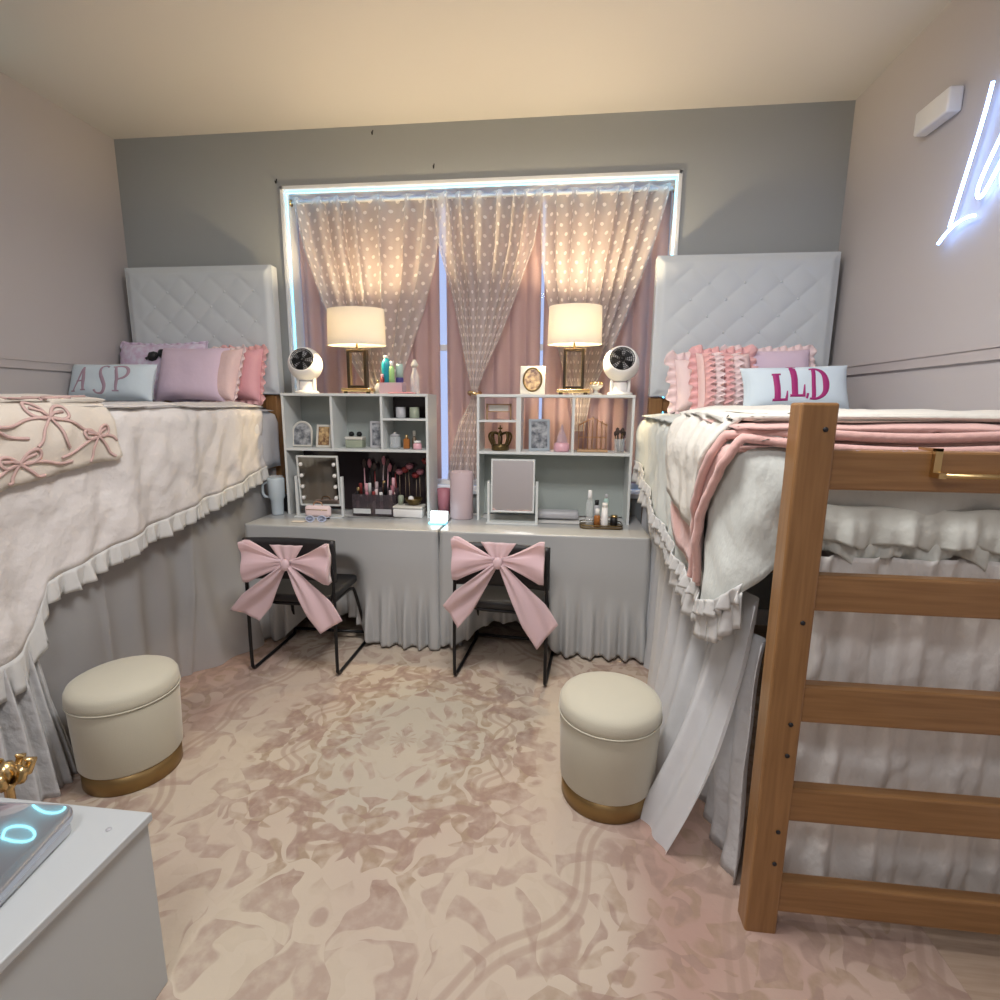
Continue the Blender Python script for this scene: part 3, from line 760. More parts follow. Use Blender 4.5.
# right bed pillows
pillow(L_, .50, .34, .16, 'pillow_floral', (1.86, -.29, PR), math.radians(-12), 0, 'white lilac pillow with fringed edge behind the others on the right bed', (.04, .012, .045, 'ruffle_pale'))
pillow(L_, .46, .37, .15, 'pillow_lilac', (1.86, -.43, PR), math.radians(-16), 0, 'smooth lilac pillow behind the white monogrammed one on the right bed', (.03, .01, .04, 'ruffle_pale'))
pillow(L_, .30, .31, .14, 'ruffle_pale', (1.50, -.40, PR), math.radians(-14), .15, 'pale blush ruffled pillow at the room side of the right bed', (.05, .018, .05, 'ruffle_pale'))
o, sf = pillow(L_, .30, .34, .15, 'pillow_peach', (1.59, -.53, PR), math.radians(-16), .1, 'pink pillow covered in upright ruffled bands on the right bed', (.04, .018, .045, 'ruffle_pink'))
for xx, mm in ((-.11, 'ruffle_pink'), (-.06, 'ruffle_pale'), (-.01, 'ruffle_pink'), (.045, 'ruffle_pale')):
    def rf(u, v, xx=xx):
        b = (u-.5)*.32; ph = 2*PI*b/.035+2*fn(b*9, xx*30, 0)
        p, _n = sf(xx+(v-.5)*.03+.016*math.sin(ph)*(v), b); return p+Vector((0, -.03*v, 0))
    MB().grid(110, 4, rf).build('ruffle_band', mm, o, solid=.002)
o, sf = pillow(L_, .52, .235, .15, 'pillow_white', (1.865, -.76, PR+.008), math.radians(-16), 0, 'white lumbar pillow monogrammed LLD in magenta on the right bed', roll=-.03)
mono = []
for ox, oy, s in ((-.115, -.01, 1.0), (-.02, .02, 1.25)):
    mono += [([(ox-.005*s, .055*s+oy), (ox, .0+oy), (ox, -.055*s+oy)], .030), ([(ox-.028, .055*s+oy), (ox+.022, .055*s+oy)], .010), ([(ox-.028, -.055*s+oy), (ox+.05, -.055*s+oy)], .013), ([(ox+.048, -.060*s+oy), (ox+.054, -.018*s+oy)], [.016, .006])]
mono += [([(.085, .065), (.082, -.065)], .020), ([(.060, .065), (.10, .068), (.142, .045), (.155, 0), (.142, -.045), (.10, -.065), (.060, -.062)], [.010, .012, .022, .034, .022, .012, .010]), ([(.045, -.062), (.05, -.04)], .012)]
mono = [([(x*.86-.012, y*1.18+.002) for x, y in P], wd) for P, wd in mono]
tag(MB().strokes(sf, mono, .004).build('monogram', 'mono_magenta', o), 'bold magenta letters')

# ------------------------------------------------------------------ desks
def rect_cover(x0, x1, y0, y1, zt, hemf, seed, label, push=None, strt=.42):
    P = []
    r = .03
    segs = [((x0, y1), (x0, y0+r)), ('c', (x0+r, y0+r), 180), ((x0+r, y0), (x1-r, y0)), ('c', (x1-r, y0+r), 270), ((x1, y0+r), (x1, y1))]
    S = []
    for sg in segs:
        if sg[0] == 'c':
            for k in range(6): a = math.radians(sg[2]+90*(k+.5)/6); S.append((Vector((sg[1][0]+r*math.cos(a), sg[1][1]+r*math.sin(a), 0)), Vector((math.cos(a), math.sin(a), 0))))
        else:
            a, b = Vector((*sg[0], 0)), Vector((*sg[1], 0)); n = int((b-a).length/.009); d = (b-a).normalized(); nr = Vector((d.y, -d.x, 0))
            for k in range(n+1): S.append((a.lerp(b, k/n), nr))
    n = len(S)-1
    def f(u, v):
        p, nr = S[int(round(u*n))]; q = Vector((min(max(p.x, x0+.3), x1-.3), (y0+y1)/2 if True else 0, 0))
        if v < .12: k = 1-v/.12; c = p.lerp(q, k)-nr*.006*(1-k); return Vector((c.x, c.y, zt))
        if v < .16: a = (v-.12)/.04*PI/2; return p-nr*.006*(1-math.sin(a))+Vector((0, 0, zt-.006*(1-math.cos(a))))
        h = hemf(p.x); z = (zt-.006)+(h-(zt-.006))*(v-.16)/.84
        g = sm(strt+.12*fn(p.x*2, 0, seed), .05, z); o = g*(.020+.028*math.sin(p.x*62+1.2*math.sin(p.x*13+seed)+p.y*62)+.010*math.sin(p.x*131+p.y*100))
        o += .010*sm(.74, .5, z)
        c = p+nr*o
        if push and nr.y < -.7:
            d = math.exp(-((p.x-push)/.20)**4); c.y += .20*d*sm(.6, .42, z)
        return Vector((c.x, c.y, z))
    o = MB().grid(n, 60, f).build('table_cover', 'table_grey', solid=.003)
    return tag(o, label, 'table cover')
def desk(x0, x1, label, lab2, hemf, seed, push):
    t = thing('folding_table', lab2, 'table', ((x0+x1)/2, -.355, 0))
    w = (x1-x0)/2-.012
    MB().rbox(-w, w, -.29, .29, .700, .736, .02, rz=.006).build('tabletop', 'plastic_white', t)
    for sx in (-1, 1):
        for sy in (-1, 1): MB().tube([(sx*(w-.1), sy*.22, .70), (sx*(w-.1), sy*.25, .014)], .012, 8).build('leg', 'plastic_grey', t)
    rect_cover(x0, x1, -.665, -.05, .745, hemf, seed, label, push)
hl = lambda x: pl(x, [(-1.22, .02), (-1.0, .02), (-.9, .12), (-.5, .12), (-.42, .03), (0, .02)])
hr = lambda x: pl(x, [(0, .03), (.1, .05), (.25, .13), (.6, .13), (.72, .03), (1.22, .03)])
desk(-1.212, -.006, 'grey stretch table cover with pleated skirt on the left table', 'folding table under the grey cover on the left', hl, 1, -.72)
desk(.006, 1.215, 'grey stretch table cover with pleated skirt on the right table', 'folding table under the grey cover on the right', hr, 4, .42)
TZ = .7465

def hutch(x0, W, label, left):
    t = thing('desk_hutch', label, 'shelf', (x0, -.34, TZ)); D = .235; H = .775; b = .016; zs = .425
    pn = MB().box(0, b, 0, D, 0, H).build('side_panel', 'white_laminate', t, smooth=False, bevel=.001)
    MB().box(W-b, W, 0, D, 0, H).build('side_panel', 'white_laminate', t, smooth=False, bevel=.001)
    MB().box(0, W, -.004, D, H, H+b).build('top_panel', 'white_laminate', t, smooth=False, bevel=.001)
    MB().box(b, W-b, 0, D, zs, zs+b).build('shelf', 'white_laminate', t, smooth=False, bevel=.001)
    dv = (.325, .655) if left else (.245, .585)
    for x in dv: MB().box(x, x+(b if left or x > .3 else .03), 0, D, zs+b, H).build('divider', 'white_laminate', t, smooth=False, bevel=.001)
    if left:
        MB().box(dv[1]+b, W-b, 0, D, .625, .638).build('small_shelf', 'white_laminate', t, smooth=False, bevel=.001)
        MB().box(b, W-b, D-.006, D, zs+b, H).build('back_panel', 'grey_panel', t, smooth=False)
        MB().box(b, W-b, D-.006, D, 0, zs).build('back_panel', 'dark_panel', t, smooth=False)
        MB().box(dv[1]+b+.001, W-b-.001, D-.012, D-.006, .638, H-.001).build('dark_lining', 'dark_panel', t, smooth=False)
    else:
        MB().box(b, dv[0], 0, D, .622, .634).build('small_shelf', 'white_laminate', t, smooth=False, bevel=.001)
        MB().box(b, W-b, D-.006, D, 0, zs).build('back_panel', 'grey_panel', t, smooth=False)
    return t
hutch(-1.095, .965, 'white cubby hutch with grey backs on the left desk', True)
hutch(.178, .955, 'white open hutch with cubbies on the right desk', False)
HT = TZ+.775+.017; HS = TZ+.425+.017

# ------------------------------------------------------------------ table lamps
def table_lamp(x, y, r, e, label, sy=1, rz=0):
    t = thing('table_lamp', label, 'lamp', (x, y, HT), rz)
    MB().rbox(-.10, .10, -.045, .045, .012, .034, .006).build('base', 'gold', t)
    for sx in (-1, 1): MB().lathe([(0, 0), (.012, .0), (.014, .008), (.010, .014), (0, .014)], 12, c=(sx*.075, -.03, 0)).build('foot', 'dark_bronze', t)
    fr = MB(); w_, z0, z1, d, k = .064, .034, .275, .022, .017
    fr.box(-w_, -w_+k, -d, d, z0, z1).box(w_-k, w_, -d, d, z0, z1).box(-w_+k, w_-k, -d, d, z0, z0+k).box(-w_+k, w_-k, -d, d, z1-k, z1)
    fr.build('frame', 'dark_bronze', t, smooth=False, bevel=.002)
    MB().box(-w_+k, -w_+k+.003, -d+.004, d-.004, z0+k, z1-k).box(w_-k-.003, w_-k, -d+.004, d-.004, z0+k, z1-k).build('frame_lining', 'gold', t, smooth=False)
    MB().tube([(0, 0, z1), (0, 0, .36)], .007, 10).lathe([(.016, 0), (.018, .03), (.014, .05)], 14, c=(0, 0, .33)).build('stem', 'brass', t)
    MB().lathe([(0, .0), (.014, .004), (.018, .02), (.030, .05), (.031, .065), (.022, .085), (0, .093)], 16, c=(0, 0, .37)).build('bulb', e, t)
    z0, z1 = .298, .518
    MB().lathe([(r+.006, z0), (r, z1), (r-.003, z1), (r+.003, z0), (r+.006, z0)], 48, sy=sy).build('lamp_shade', 'shade', t)
    sp = MB()
    for a in (0, 120, 240): sp.tube([(0, 0, z1-.02), ((r-.004)*math.cos(math.radians(a)), sy*(r-.004)*math.sin(math.radians(a)), z1-.01)], .002, 6)
    sp.build('shade_spider', 'brass', t)
table_lamp(-.605, -.26,  .182, 'bulb_soft', 'lit table lamp with cream drum shade on the left hutch', .62)
table_lamp(.765, -.26, .158, 'bulb_bright', 'lit table lamp with bright drum shade on the right hutch', .7)

# ------------------------------------------------------------------ fans
def fan(x, y, rz, label):
    t = thing('desk_fan', label, 'fan', (x, y, HT), rz)
    MB().lathe([(0, 0), (.075, 0), (.078, .008), (.07, .016), (.045, .022), (.042, .07), (.045, .075), (0, .075)], 32).build('base', 'plastic_white', t)
    mb = MB()
    for sx in (-1, 1): mb.rbox(sx*.052-.009, sx*.052+.009, -.02, .02, .012, .12, .008)
    mb.build('yoke', 'plastic_white', t)
    T = Matrix.Translation((0, 0, .185)) @ Matrix.Rotation(math.radians(68), 4, 'X')
    R = .108
    prof = [(R*math.sin(a), R*math.cos(a)) for a in [math.radians(q) for q in range(46, 181, 9)]]
    prof[-1] = (0, -R)
    h = MB().lathe([(R*.60, .055), (R*.70, R*.70), (R*.73, R*.70)]+prof[1:], 40, T=T).build('housing', 'plastic_white', t)
    MB().lathe([(0, .050), (R*.62, .050), (R*.66, .056)], 32, T=T).build('fan_recess', 'black', h)
    g = MB()
    for k in range(1, 7): rr = R*.69*k/6.2; g.tube([T @ Vector((rr*math.cos(a), rr*math.sin(a), .082-.008*(k/6)**2)) for a in [2*PI*i/28 for i in range(28)]], .0022, 5, closed=True)
    for k in range(16):
        a = 2*PI*k/16; g.tube([T @ Vector((.012*math.cos(a), .012*math.sin(a), .082)), T @ Vector((R*.4*math.cos(a+.3), R*.4*math.sin(a+.3), .080)), T @ Vector((R*.70*math.cos(a+.5), R*.70*math.sin(a+.5), .072))], .0015, 5)
    g.lathe([(0, .085), (.016, .084), (.018, .078)], 16, T=T); g.build('grille', 'black_metal', h)
    b = MB()
    for k in range(5):
        T2 = T @ Matrix.Rotation(2*PI*k/5, 4, 'Z')
        b.grid(6, 4, lambda u, v: T2 @ Vector((.014+.046*u, (v-.5)*(.012+.030*u), .058+.012*(v-.5))))
    b.build('fan_blades', 'plastic_grey', h, solid=.001)
fan(-.965, -.24, math.radians(8), 'white round desk fan on the left hutch, tilted grille up')
fan(1.050, -.24, math.radians(-1), 'white round desk fan on the right hutch, tilted grille up')

# ------------------------------------------------------------------ small things on the left hutch
def picture(name, x, y, z, w, h, label, fm='frame_ivory', pm='photo_mix', shape='rect', b=.014, tilt=-8, rz=0, cat='photo frame'):
    t = thing(name, label, cat, (x, y, z), rz)
    T = Matrix.Rotation(math.radians(tilt), 4, 'X')
    if shape == 'rect':
        mb = MB()
        mb.box(-w/2, -w/2+b, 0, .014, 0, h, T=T).box(w/2-b, w/2, 0, .014, 0, h, T=T).box(-w/2+b, w/2-b, 0, .014, 0, b, T=T).box(-w/2+b, w/2-b, 0, .014, h-b, h, T=T)
        mb.build('frame', fm, t, smooth=False, bevel=.002)
        MB().box(-w/2+b, w/2-b, .005, .010, b, h-b, T=T).build('photo', pm, t, smooth=False)
    elif shape == 'arch':
        P = [(-w/2+b/2, 0)]+[(-(w/2-b/2)*math.cos(a), h-w/2+(w/2-b/2)*math.sin(a)) for a in [PI*k/16 for k in range(17)]]+[(w/2-b/2, 0)]
        MB().tube([T @ Vector((p[0], .006, p[1]+b/2)) for p in P], b/2, 8, closed=True).build('frame', fm, t)
        V = [T @ Vector((p[0], yy, p[1]+b/2)) for yy in (.003, .009) for p in P]; n = len(P)
        MB().add(V, [tuple(range(n)), tuple(reversed(range(n, 2*n)))]+[(i, i+n, (i+1) % n+n, (i+1) % n) for i in range(n)], 0, True).build('photo', pm, t)
    elif shape == 'oval':
        MB().rbox(-w/2, w/2, -.004, .006, 0, h, .004, T=T).build('mat_board', fm, t)
        P = [(.36*w*math.cos(a), h*.52+.40*h*math.sin(a)) for a in [2*PI*k/32 for k in range(32)]]
        MB().tube([T @ Vector((p[0], -.006, p[1])) for p in P], .006, 8, closed=True).build('oval_frame', 'old_gold', t)
        V = [T @ Vector((p[0], yy, p[1])) for yy in (-.008, -.004) for p in P]; n = 32
        MB().add(V, [tuple(range(n)), tuple(reversed(range(n, 2*n)))]+[(i, i+n, (i+1) % n+n, (i+1) % n) for i in range(n)], 0, True).build('photo', pm, t)
    MB().box(-.012, .012, .012, .016, 0, h*.75, T=Matrix.Translation((0, h*.0+.035, 0)) @ Matrix.Rotation(math.radians(10), 4, 'X')).build('easel_back', 'black', t, smooth=False)
    return t
picture('photo_frame', -1.015, -.25, HS, .145, .165, 'ivory arched photo frame in the left cubby of the left hutch', pm='photo_grey', shape='arch', b=.016, tilt=-6)
picture('photo_frame', -.865, -.26, HS, .11, .15, 'small ivory photo frame leaning beside the arched frame', pm='photo_warm', tilt=-10, rz=-.12)
picture('photo_frame', -.505, -.21, HS, .105, .175, 'tall grey photo frame in the middle cubby of the left hutch', fm='plastic_grey', pm='photo_grey', tilt=-6, rz=.15)
t = thing('jewelry_box', 'small pale green box with two dark knobs in the middle cubby', 'box', (-.655, -.22, HS))
MB().rbox(-.058, .058, -.035, .035, 0, .05, .005).build('body', 'green_tint', t)
MB().rbox(-.06, .06, -.037, .037, .052, .072, .005).build('lid', 'frame_ivory', t)
for sx in (-1, 1): MB().lathe([(0, 0), (.014, .002), (.019, .016), (.012, .03), (0, .033)], 14, c=(sx*.027, 0, .072)).build('knob', 'black_metal', t)
CS = TZ+.638+.001
for x, lb in ((-.335, 'white candle cup on the left of the dark top cubby'), (-.245, 'white candle cup on the right of the dark top cubby')):
    t = MB().lathe([(.0, 0), (.028, 0), (.031, .004), (.031, .07), (.028, .07), (.027, .055), (0, .055)], 20).build('candle_cup', 'plastic_grey' if x < -.3 else 'green_tint', loc=(x, -.24, CS)); tag(t, lb.replace('white', 'pale'), 'cup')
t = thing('glass_jar', 'clear lidded jar in the lower right cubby of the left hutch', 'jar', (-.375, -.25, HS))
MB().lathe([(0, 0), (.034, 0), (.036, .01), (.036, .07), (.03, .08), (.028, .08), (.033, .07), (.033, .01), (0, .006)], 20).build('glass_body', 'glass_clear', t)
MB().lathe([(0, .08), (.031, .08), (.031, .09), (.01, .096), (.01, .105), (0, .106)], 20).build('lid', 'plastic_grey', t)
t = thing('perfume_bottle', 'amber perfume bottle with gold cap beside the clear jar', 'bottle', (-.295, -.26, HS))
MB().rbox(-.02, .02, -.012, .012, 0, .065, .005).build('glass_body', 'amber', t); MB().lathe([(.010, .065), (.010, .09), (0, .091)], 12).build('cap', 'gold', t)
t = thing('perfume_bottle', 'slim brown bottle with ivory cap in the lower right cubby', 'bottle', (-.255, -.22, HS))
MB().lathe([(0, 0), (.015, 0), (.016, .06), (.008, .075), (.008, .08)], 14).build('glass_body', 'tray_brown', t); MB().lathe([(.010, .08), (.010, .115), (0, .117)], 12).build('cap', 'frame_ivory', t)
t = thing('cosmetic_jar', 'small pink cosmetic jar at the right end of the lower cubby', 'jar', (-.215, -.29, HS))
MB().lathe([(0, 0), (.026, 0), (.028, .008), (.027, .035), (.02, .04)], 18).build('jar_body', 'pink_plastic', t); MB().lathe([(.023, .041), (.023, .055), (.0, .056)], 18).build('lid', 'plastic_white', t)
# on top of the left hutch
t = thing('acrylic_caddy', 'clear pink tinted caddy holding bottles on the left hutch', 'caddy', (-.385, -.235, HT))
cd = MB().box(-.075, .075, -.045, -.042, 0, .07).box(-.075, .075, .042, .045, 0, .07).box(-.075, -.072, -.042, .042, 0, .07).box(.072, .075, -.042, .042, 0, .07).box(-.072, .072, -.042, .042, 0, .003)
cd.build('tray_body', 'mauve_clear', t, smooth=False)
def bottle(x, y, z, prof, m, capprof, cm, label, name='toiletry_bottle', cat='bottle', n=16, sy=1):
    t = thing(name, label, cat, (x, y, z)); MB().lathe(prof, n, sy=sy).build('bottle_body', m, t)
    if capprof: MB().lathe(capprof, n, sy=sy).build('cap', cm, t)
    return t
cz = HT+.0035
bottle(-.425, -.235, cz, [(0, 0), (.016, 0), (.018, .08), (.030, .14), (.030, .185), (.018, .215), (.008, .22)], 'teal', [(.013, .22), (.013, .235), (0, .236)], 'plastic_white', 'teal rounded bottle standing tall in the caddy')
bottle(-.385, -.25, cz, [(0, 0), (.017, 0), (.018, .15), (.012, .17)], 'green_leaf', [(.012, .17), (.011, .20), (0, .201)], 'plastic_white', 'green bottle with white cap in the caddy')
bottle(-.445, -.26, cz, [(0, 0), (.013, 0), (.013, .09), (.008, .10)], 'red_dark', [(.010, .10), (.010, .12), (0, .121)], 'pink_plastic', 'small dark red bottle at the left end of the caddy')
bottle(-.345, -.215, cz, [(0, 0), (.024, 0), (.025, .09), (.024, .10)], 'navy', [(.024, .10), (.024, .175), (.02, .185), (0, .186)], 'seafoam', 'navy and seafoam bottle at the right end of the caddy', n=20)
tag(MB().rbox(-.085, .085, -.03, .03, 0, .009, .004).build('makeup_palette', 'dusky_rose', loc=(-.305, -.30, HT)), 'flat dark rose palette lying in front of the caddy', 'makeup palette')
bottle(-.245, -.215, HT, [(0, 0), (.028, 0), (.03, .01), (.03, .10), (.014, .15), (.012, .17)], 'glass_clear', [(.018, .17), (.024, .185), (.016, .20), (.008, .215), (0, .217)], 'frame_ivory', 'clear spray bottle with ivory nozzle on the left hutch')
bottle(-.495, -.20, HT, [(0, 0), (.022, 0), (.03, .03), (.02, .055), (.006, .07)], 'frame_ivory', [(.008, .07), (.008, .085), (0, .086)], 'gold', 'small round ivory ornament behind the left lamp', name='ornament', cat='ornament')

# mirrors
def vanity(x, y, rz, pm, label, bulbs, refl=False, tilt=6):
    t = thing('vanity_mirror', label, 'mirror', (x, y, TZ), rz)
    mb = MB()
    for sx in (-1, 1): mb.box(sx*.150-.008, sx*.150+.008, -.012, .012, .006, .265)
    mb.box(-.16, .16, -.05, .05, 0, .010); mb.build('stand', 'white_laminate', t, smooth=False, bevel=.002)
    T = Matrix.Translation((0, 0, .235)) @ Matrix.Rotation(math.radians(tilt), 4, 'X')
    w, h, b = .135, .165, .010
    f = MB().box(-w, -w+b, -.008, .008, -h, h, T=T).box(w-b, w, -.008, .008, -h, h, T=T).box(-w+b, w-b, -.008, .008, -h, -h+b, T=T).box(-w+b, w-b, -.008, .008, h-b, h, T=T).box(-w+b, w-b, .004, .008, -h+b, h-b, T=T)
    f.build('mirror_frame', 'white_laminate', t, smooth=False, bevel=.001)
    MB().box(-w+b, w-b, 0, .0035, -h+b, h-b, T=T).build('mirror_glass', pm, t, smooth=False)
    for k in range(bulbs):
        for sx in (-1, 1):
            z = -.11+.22*k/max(1, bulbs-1)
            MB().lathe([(0, -.013), (.009, -.010), (.013, 0), (.009, .010), (0, .013)], 12, T=T @ Matrix.Translation((sx*.108, -.010, z))).build('bulb', 'plastic_white', t)
    for sx in (-1, 1): MB().tube([T @ Vector((sx*.13, 0, 0)), T @ Vector((sx*.158, 0, 0))], .006, 8).build('pivot', 'plastic_grey', t)
vanity(-.845, -.385, .05, 'mirror_dim', 'white framed tilting vanity mirror with round bulbs on the left desk', 4, tilt=5)
vanity(.412, -.395, .0, 'mirror', 'white framed tilting vanity mirror on the right desk', 0, tilt=-4)
# pink roll standing before the left mirror
t = thing('pink_roll_case', 'small pale pink zip case in front of the bulb mirror', 'case', (-.835, -.44, TZ))
MB().rbox(-.085, .085, -.022, .022, .012, .085, .02, T=None).build('case_body', 'ruffle_pale', t); MB().tube([(-.07, -.023, .06), (.07, -.023, .06)], .0025, 6).build('zip', 'gold', t); MB().tube([(-.03, 0, .084), (-.02, 0, .108), (.02, 0, .108), (.03, 0, .084)], .004, 6, smooth=1).build('handle', 'wire_copper', t)
for sx in (-1, 1): MB().box(sx*.06-.01, sx*.06+.01, -.015, .015, 0, .013).build('foot', 'black', t, smooth=False)

# makeup organiser with lipsticks and brushes
t = thing('makeup_organizer', 'dark clear makeup organizer packed on the left desk under the hutch', 'organizer', (-.52, -.235, TZ))
mat('smoke_acrylic', (.10, .08, .09), .1, alpha=.55)
mb = MB().box(-.14, .14, -.07, -.066, 0, .14).box(-.14, .14, .056, .06, 0, .17).box(-.14, -.136, -.066, .056, 0, .14).box(.136, .14, -.066, .056, 0, .14).box(-.136, .136, -.066, .056, 0, .004).box(-.136, .136, -.03, -.027, .004, .13)
for k in range(1, 5): mb.box(-.14+.056*k-.001, -.14+.056*k+.001, -.066, .056, .004, .125)
mb.build('organizer_body', 'smoke_acrylic', t, smooth=False)
for k in range(2): tag(MB().box(-.135+.15*k, -.015+.14*k, -.075, -.071, .012, .045).build('drawer', 'plastic_grey' if k else 'white_laminate', t, smooth=False, bevel=.002), 'pale drawer front')
cols = ['dusky_rose', 'pink_plastic', 'plastic_white', 'black_metal', 'gold', 'red_dark', 'ruffle_pale', 'mauve_tin']
random.seed(11)
words = {'dusky_rose': 'dusky rose', 'pink_plastic': 'pink', 'plastic_white': 'white', 'black_metal': 'black', 'gold': 'gold', 'red_dark': 'dark red', 'ruffle_pale': 'blush', 'mauve_tin': 'mauve'}
k = 0
for j, yy in enumerate((-.048, -.008, .03)):
    for i in range(5):
        x = -.52-.112+.056*i+random.uniform(-.01, .01); m = cols[(i*3+j*5) % 8]; h = .125+.035*j+random.uniform(0, .05)
        m2 = cols[(i*5+j+3) % 8]
        b = thing('lipstick', '%s lipstick tube, %s from the left in the %s of the organizer' % (words[m], ('first', 'second', 'third', 'fourth', 'fifth')[i], ('front row', 'middle row', 'back row')[j]), 'lipstick', (x, -.235+yy, TZ+.0045), 0, 'makeup tubes in the dark organizer')
        MB().lathe([(0, 0), (.011, 0), (.011, h*.55), (.009, h*.56), (.009, h*.6)], 12).build('tube_base', m, b)
        MB().lathe([(.0115, h*.6), (.0115, h-.004), (.009, h), (0, h)], 12).build('cap', m2, b)
for i in range(7):
    x = -.63+.038*i; a = random.uniform(-.05, .05)
    b = thing('makeup_brush', 'long makeup brush, %s from the left behind the lipsticks' % ('first', 'second', 'third', 'fourth', 'fifth', 'sixth', 'seventh')[i], 'brush', (x, -.150, TZ), 0, 'makeup brushes behind the organizer')
    hh = .26+random.uniform(0, .06)
    MB().tube([(0, 0, 0), (a*.5, 0, hh)], .004, 8).build('handle', cols[(i*2+1) % 8], b)
    MB().lathe([(.005, 0), (.013, .02), (.014, .04), (.005, .06), (0, .062)], 10, T=Matrix.Translation((a*.5, 0, hh))).build('bristles', 'dusky_rose' if i % 2 else 'brush_hair', b)
# white box with gold trinket dish
t = thing('keepsake_box', 'low white box at the right end under the left hutch', 'box', (-.275, -.29, TZ))
MB().rbox(-.10, .095, -.05, .06, 0, .055, .008).build('box_body', 'plastic_white', t); MB().rbox(-.102, .097, -.052, .062, .057, .075, .008).build('lid', 'frame_ivory', t)
t = thing('trinket_dish', 'small gold and pearl dish on the low white box', 'dish', (-.25, -.28, TZ+.0755))
MB().lathe([(0, 0), (.03, 0), (.045, .018), (.06, .045), (.056, .045), (.04, .02), (0, .008)], 24).build('bowl', 'old_gold', t)
MB().lathe([(0, -.02), (.014, -.015), (.02, 0), (.014, .015), (0, .02)], 16, c=(-.01, -.03, .045)).build('pearl', 'plastic_white', t)
tag(MB().lathe([(0, 0), (.018, 0), (.02, .05), (.014, .06), (0, .061)], 14).build('candle', 'green_tint', loc=(-.34, -.27, TZ+.0755)), 'small pale candle beside the gold dish', 'candle')
rv = random.Random(3)
for i in range(6):
    b = thing('dried_rose', 'dark pink dried rose, %s from the left behind the keepsake box' % ('first', 'second', 'third', 'fourth', 'fifth', 'sixth')[i], 'flower', (-.38+.036*i, -.16+.012*(i % 2), TZ), 0, 'dried roses at the back of the left desk')
    hh = .24+rv.uniform(0, .10)
    MB().tube([(0, 0, 0), (rv.uniform(-.01, .01), 0, hh)], .0025, 6).build('stem', 'tray_brown', b)
    MB().lathe([(0, 0), (.02, .008), (.027, .026), (.02, .04), (.022, .034), (.012, .03), (.01, .042), (0, .04)], 12, c=(0, 0, hh-.01)).build('bloom', 'red_dark' if i % 2 else 'dusky_rose', b)

# between the hutches, on the desk
t = thing('pink_canister', 'tall mauve pink rounded canister between the two hutches', 'canister', (.073, -.30, TZ))
MB().lathe([(0, 0), (.068, 0), (.074, .008), (.074, .30), (.068, .308), (.066, .300), (0, .296)], 40, sy=.8).build('canister_body', 'mauve_tin', t)
MB().lathe([(0, 0), (.006, 0), (.006, .006), (0, .007)], 10, c=(0, 0, .296)).build('button', 'plastic_white', t)
tag(MB().lathe([(0, 0), (.038, 0), (.045, .17), (.041, .17), (.036, .01), (0, .008)], 24).build('pink_cup', 'dusky_rose', loc=(-.075, -.16, TZ)), 'dusky rose cup behind the glowing tablet', 'cup')
t = thing('charging_stand', 'small glowing white screen stand on the seam of the desks', 'screen', (-.045, -.47, TZ))
MB().rbox(-.055, .055, -.035, .035, 0, .010, .01, rz=.004).build('base', 'phone_cyan', t)
MB().rbox(-.055, .055, -.004, .004, 0, .062, .003, T=Matrix.Translation((0, .028, .010)) @ Matrix.Rotation(math.radians(-15), 4, 'X')).build('screen', 'screen', t)
t = thing('tumbler', 'pale blue tumbler with side handle left of the left hutch', 'tumbler', (-1.155, -.36, TZ))
MB().lathe([(0, 0), (.036, 0), (.038, .01), (.040, .10), (.050, .12), (.052, .235), (.048, .245), (0, .25)], 32).build('cup_body', 'mug_blue', t)
MB().tube([(-.048, 0, .215), (-.09, -.01, .21), (-.092, -.01, .12), (-.048, 0, .115)], .009, 8, smooth=2).build('handle', 'mug_blue', t)
MB().lathe([(0, .25), (.046, .25), (.046, .258), (0, .262)], 32).build('lid', 'glass_clear', t)
tag(MB().rbox(-.03, .03, -.05, .05, 0, .11, .012).build('speaker', 'black', loc=(-1.165, -.22, TZ)), 'small black speaker behind the pale blue tumbler', 'speaker')
t = thing('eyeglasses', 'pale blue tinted glasses lying on the left desk', 'glasses', (-.80, -.55, TZ), .15)
mb = MB()
for sx in (-1, 1): mb.tube([(sx*.036+.026*math.cos(a), 0, .022+.019*math.sin(a)) for a in [2*PI*k/18 for k in range(18)]], .0028, 6, closed=True)
mb.tube([(-.010, 0, .026), (0, 0, .030), (.010, 0, .026)], .0025, 6, smooth=1); mb.build('rim', 'paper_blue', t)
for sx in (-1, 1): MB().tube([(sx*.062, 0, .028), (sx*.066, .06, .02), (sx*.05, .12, .004)], .0025, 6, smooth=1).build('temple', 'paper_blue', t); 
for sx in (-1, 1): MB().lathe([(0, 0), (.024, 0)], 18, T=Matrix.Translation((sx*.036, 0, .022)) @ Matrix.Rotation(PI/2, 4, 'X') @ Matrix.Scale(.75, 4, (0, 1, 0))).build('lens', 'paper_blue', t)
tag(MB().rbox(-.04, .04, -.02, .02, 0, .006, .004).build('hair_clip', 'cream_fabric', loc=(-.91, -.56, TZ)), 'small cream hair clip left of the glasses', 'hair clip')

